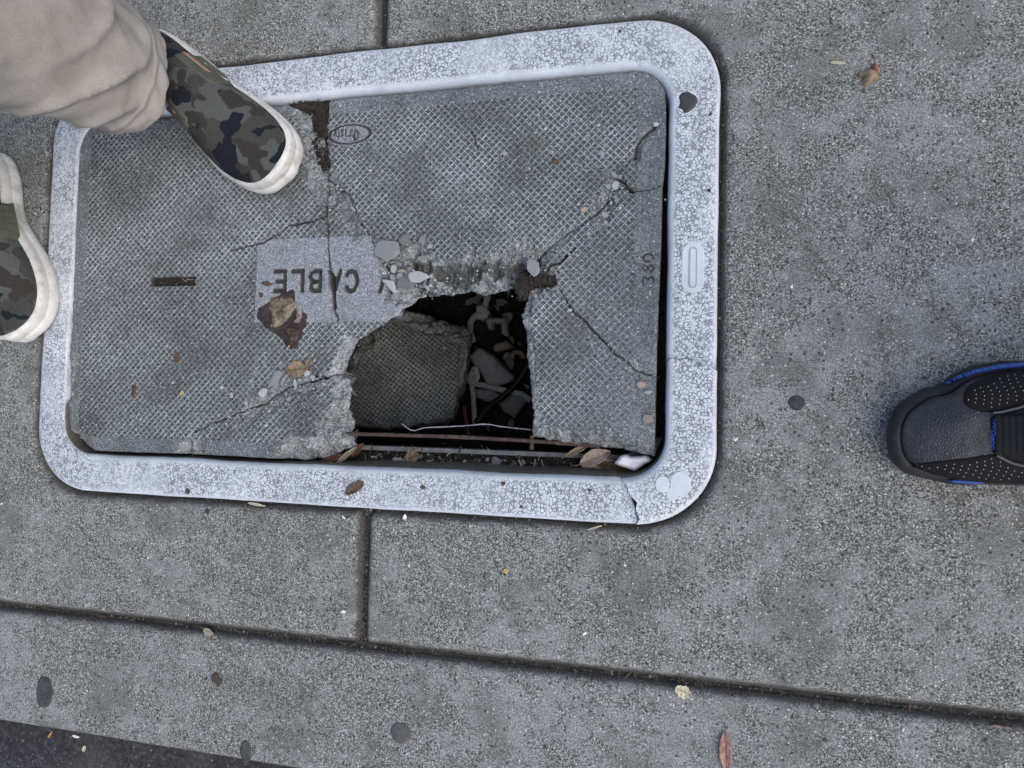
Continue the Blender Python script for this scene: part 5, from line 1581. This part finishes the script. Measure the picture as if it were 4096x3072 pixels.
# blue foam showing on both sides
b1 = np.vstack([Zs([(850, 462), (1000, 372), (1150, 310), (1400, 258), (1650, 238)], .02), [(.10, .0515), (.16, .042), (.16, .036), (.10, .044)], Zs([(1650, 285), (1400, 305), (1150, 350), (1000, 405), (880, 468)], .02)])
def midf(X, Y, e): return .027 + .003 * np.clip(e / .002, 0, 1), {'vein': np.zeros_like(X)}
piece('midsole', densify(b1, .003), .0014, midf, M_BLUE, bs, thick=-.004, rings=2)
b2 = np.vstack([Zs([(870, 1352), (1000, 1375), (1250, 1388), (1250, 1360), (1000, 1345)], .02)])
piece('midsole', densify(b2, .003), .0012, midf, M_BLUE, bs, thick=-.004, rings=2)
k1 = np.vstack([Zs([(1092, 560), (1110, 505), (1180, 440), (1300, 390), (1500, 325), (1650, 290)], .055), [(.10, .036), (.15, .030), (.15, .016), (.10, .012)], Zs([(1650, 645), (1550, 675), (1400, 712), (1250, 705), (1150, 665), (1100, 615)], .062)])
K1 = shell('knit_panel', k1, .0022, M_KNIT)
k2 = np.vstack([Zs([(600, 1225), (800, 1185), (1100, 1143), (1340, 1100), (1400, 1118), (1550, 1195), (1650, 1225)], .055), [(.10, -.034), (.14, -.036), (.14, -.047), (.10, -.050)], Zs([(1650, 1385), (1400, 1378), (1250, 1372), (1000, 1345), (800, 1300), (640, 1245)], .035)])
K2 = shell('knit_panel', k2, .0022, M_KNIT)
tg = np.vstack([Zs([(1345, 730), (1405, 722), (1550, 690), (1650, 660)], .065), [(.10, .010), (.14, .012), (.14, -.034), (.10, -.033)], Zs([(1650, 1205), (1550, 1180), (1410, 1105), (1350, 1100)], .06)])
shell('tongue', tg, .0012, M_TONGUE)
tagp = Zs([(1368, 728), (1400, 728), (1420, 1095), (1388, 1098)], .066)
TGO = shell('lace_tag', tagp, .0040, plain('tag_ribbon', (.030, .031, .036), .2, 400, .8), edge=.0008, res=.0010)
for k in range(5):                                  # lace bars across the tongue
    x0 = Zs([(1440 + k * 62, 740)], .07)[0]; x1 = Zs([(1450 + k * 62, 1110)], .07)[0]
    pts = [(x0[0] + (x1[0] - x0[0]) * t, x0[1] + (x1[1] - x0[1]) * t) for t in np.linspace(0, 1, 14)]
    zz = Hb(np.array([p[0] for p in pts]), np.array([p[1] for p in pts])) + .0025
    V, F = tube([(a, b, c) for (a, b), c in zip(pts, zz)], .0042, 8, True, .4)
    link('lace', mesh_np('lace', V, F), M_TONGUE, bs)
# reflective dots knitted into the panels
def dots(poly, parent, lift, seed):
    V = []; F = []
    x0, y0 = poly.min(0); x1, y1 = poly.max(0)
    X = []
    for i, x in enumerate(np.arange(x0 + .004, x1, .0056)):
        for y in np.arange(y0, y1, .0036):
            X.append((x + .0010 * math.sin(y * 300), y + (i % 2) * .0012))
    X = np.array(X)
    ins = inside_pts(X[:, 0], X[:, 1], inset_poly(densify(poly, .003), .0035))
    X = X[ins]; Z = Hb(X[:, 0], X[:, 1]) + lift
    for (x, y), z in zip(X, Z):
        b = len(V); r = .00036
        for k in range(6): V.append((x + r * math.cos(k * 1.047), y + r * math.sin(k * 1.047), z + .0002))
        V.append((x, y, z + .0006))
        for k in range(6): F.append((b + k, b + (k + 1) % 6, b + 6))
    o = link('reflective_dots', mesh_np('reflective_dots', V, F), M_DOT, parent)
    o['kind'] = 'stuff'
dots(k1, K1, .0023, 1); dots(k2, K2, .0023, 2)
# blue lettering on the tag, running across the foot
LET.update({'J': [[(.9, 1), (.9, .25), (.6, 0), (.2, .05), (.0, .3)]], 'O': LET['0'], 'R': [[(0, 0), (0, 1), (.7, 1), (.95, .8), (.7, .52), (0, .5)], [(.5, .5), (1, 0)]], 'D': [[(0, 0), (0, 1), (.55, 1), (.95, .7), (.95, .3), (.55, 0), (0, 0)]], 'N': [[(0, 0), (0, 1), (1, 0), (1, 1)]]})
V = []; F = []
for i, ch in enumerate('JORDAN'):
    c = Zs([(1389.0 + (5 - i) * -3.4, 1045 - i * 49)], .07)[0]
    for stk in LET[ch]:
        pts = []
        for a, b in stk:
            # letter x runs up the picture (+y), letter top points to the toe (-x)
            x = c[0] - (b - .5) * .0024; y = c[1] + (a - .5) * .0036
            pts.append((x, y, float(Hb(np.array(x), np.array(y))) + .0044))
        q, f = tube(np.array(pts), .0003, 5)
        b0 = len(V); V += [tuple(p) for p in q]; F += [tuple(b0 + j for j in fa) for fa in f]
link('lettering', mesh_np('lettering', V, F), M_TAGT, TGO)
# grey piping along the collar
for pts in (Zs([(1370, 715), (1450, 705), (1550, 680), (1650, 650), (1750, 600)], .066), Zs([(1395, 1120), (1450, 1150), (1550, 1195), (1650, 1218)], .062)):
    c = resample(np.column_stack([pts, np.zeros(len(pts))]), 20); c[:, 2] = Hb(c[:, 0], c[:, 1]) + .003
    V, F = tube(c, .0011, 6); link('piping', mesh_np('piping', V, F), plain('grey_piping', (.10, .105, .115), .2), bs)
# trouser leg of the photographer, behind the picture
V, F, A = leg_mesh([(.165, 0, .085), (.17, 0, .22), (.18, 0, .40), (.18, .0, .55)], [.062, .07, .075, .08], 'trouser_leg', 14, .85, math.pi)
q = plain('dark_denim', (.030, .034, .045), .25, 300, .9)
link('trouser_leg', mesh_np('trouser_leg', V, F, True, {'hem': A}), q, p2)
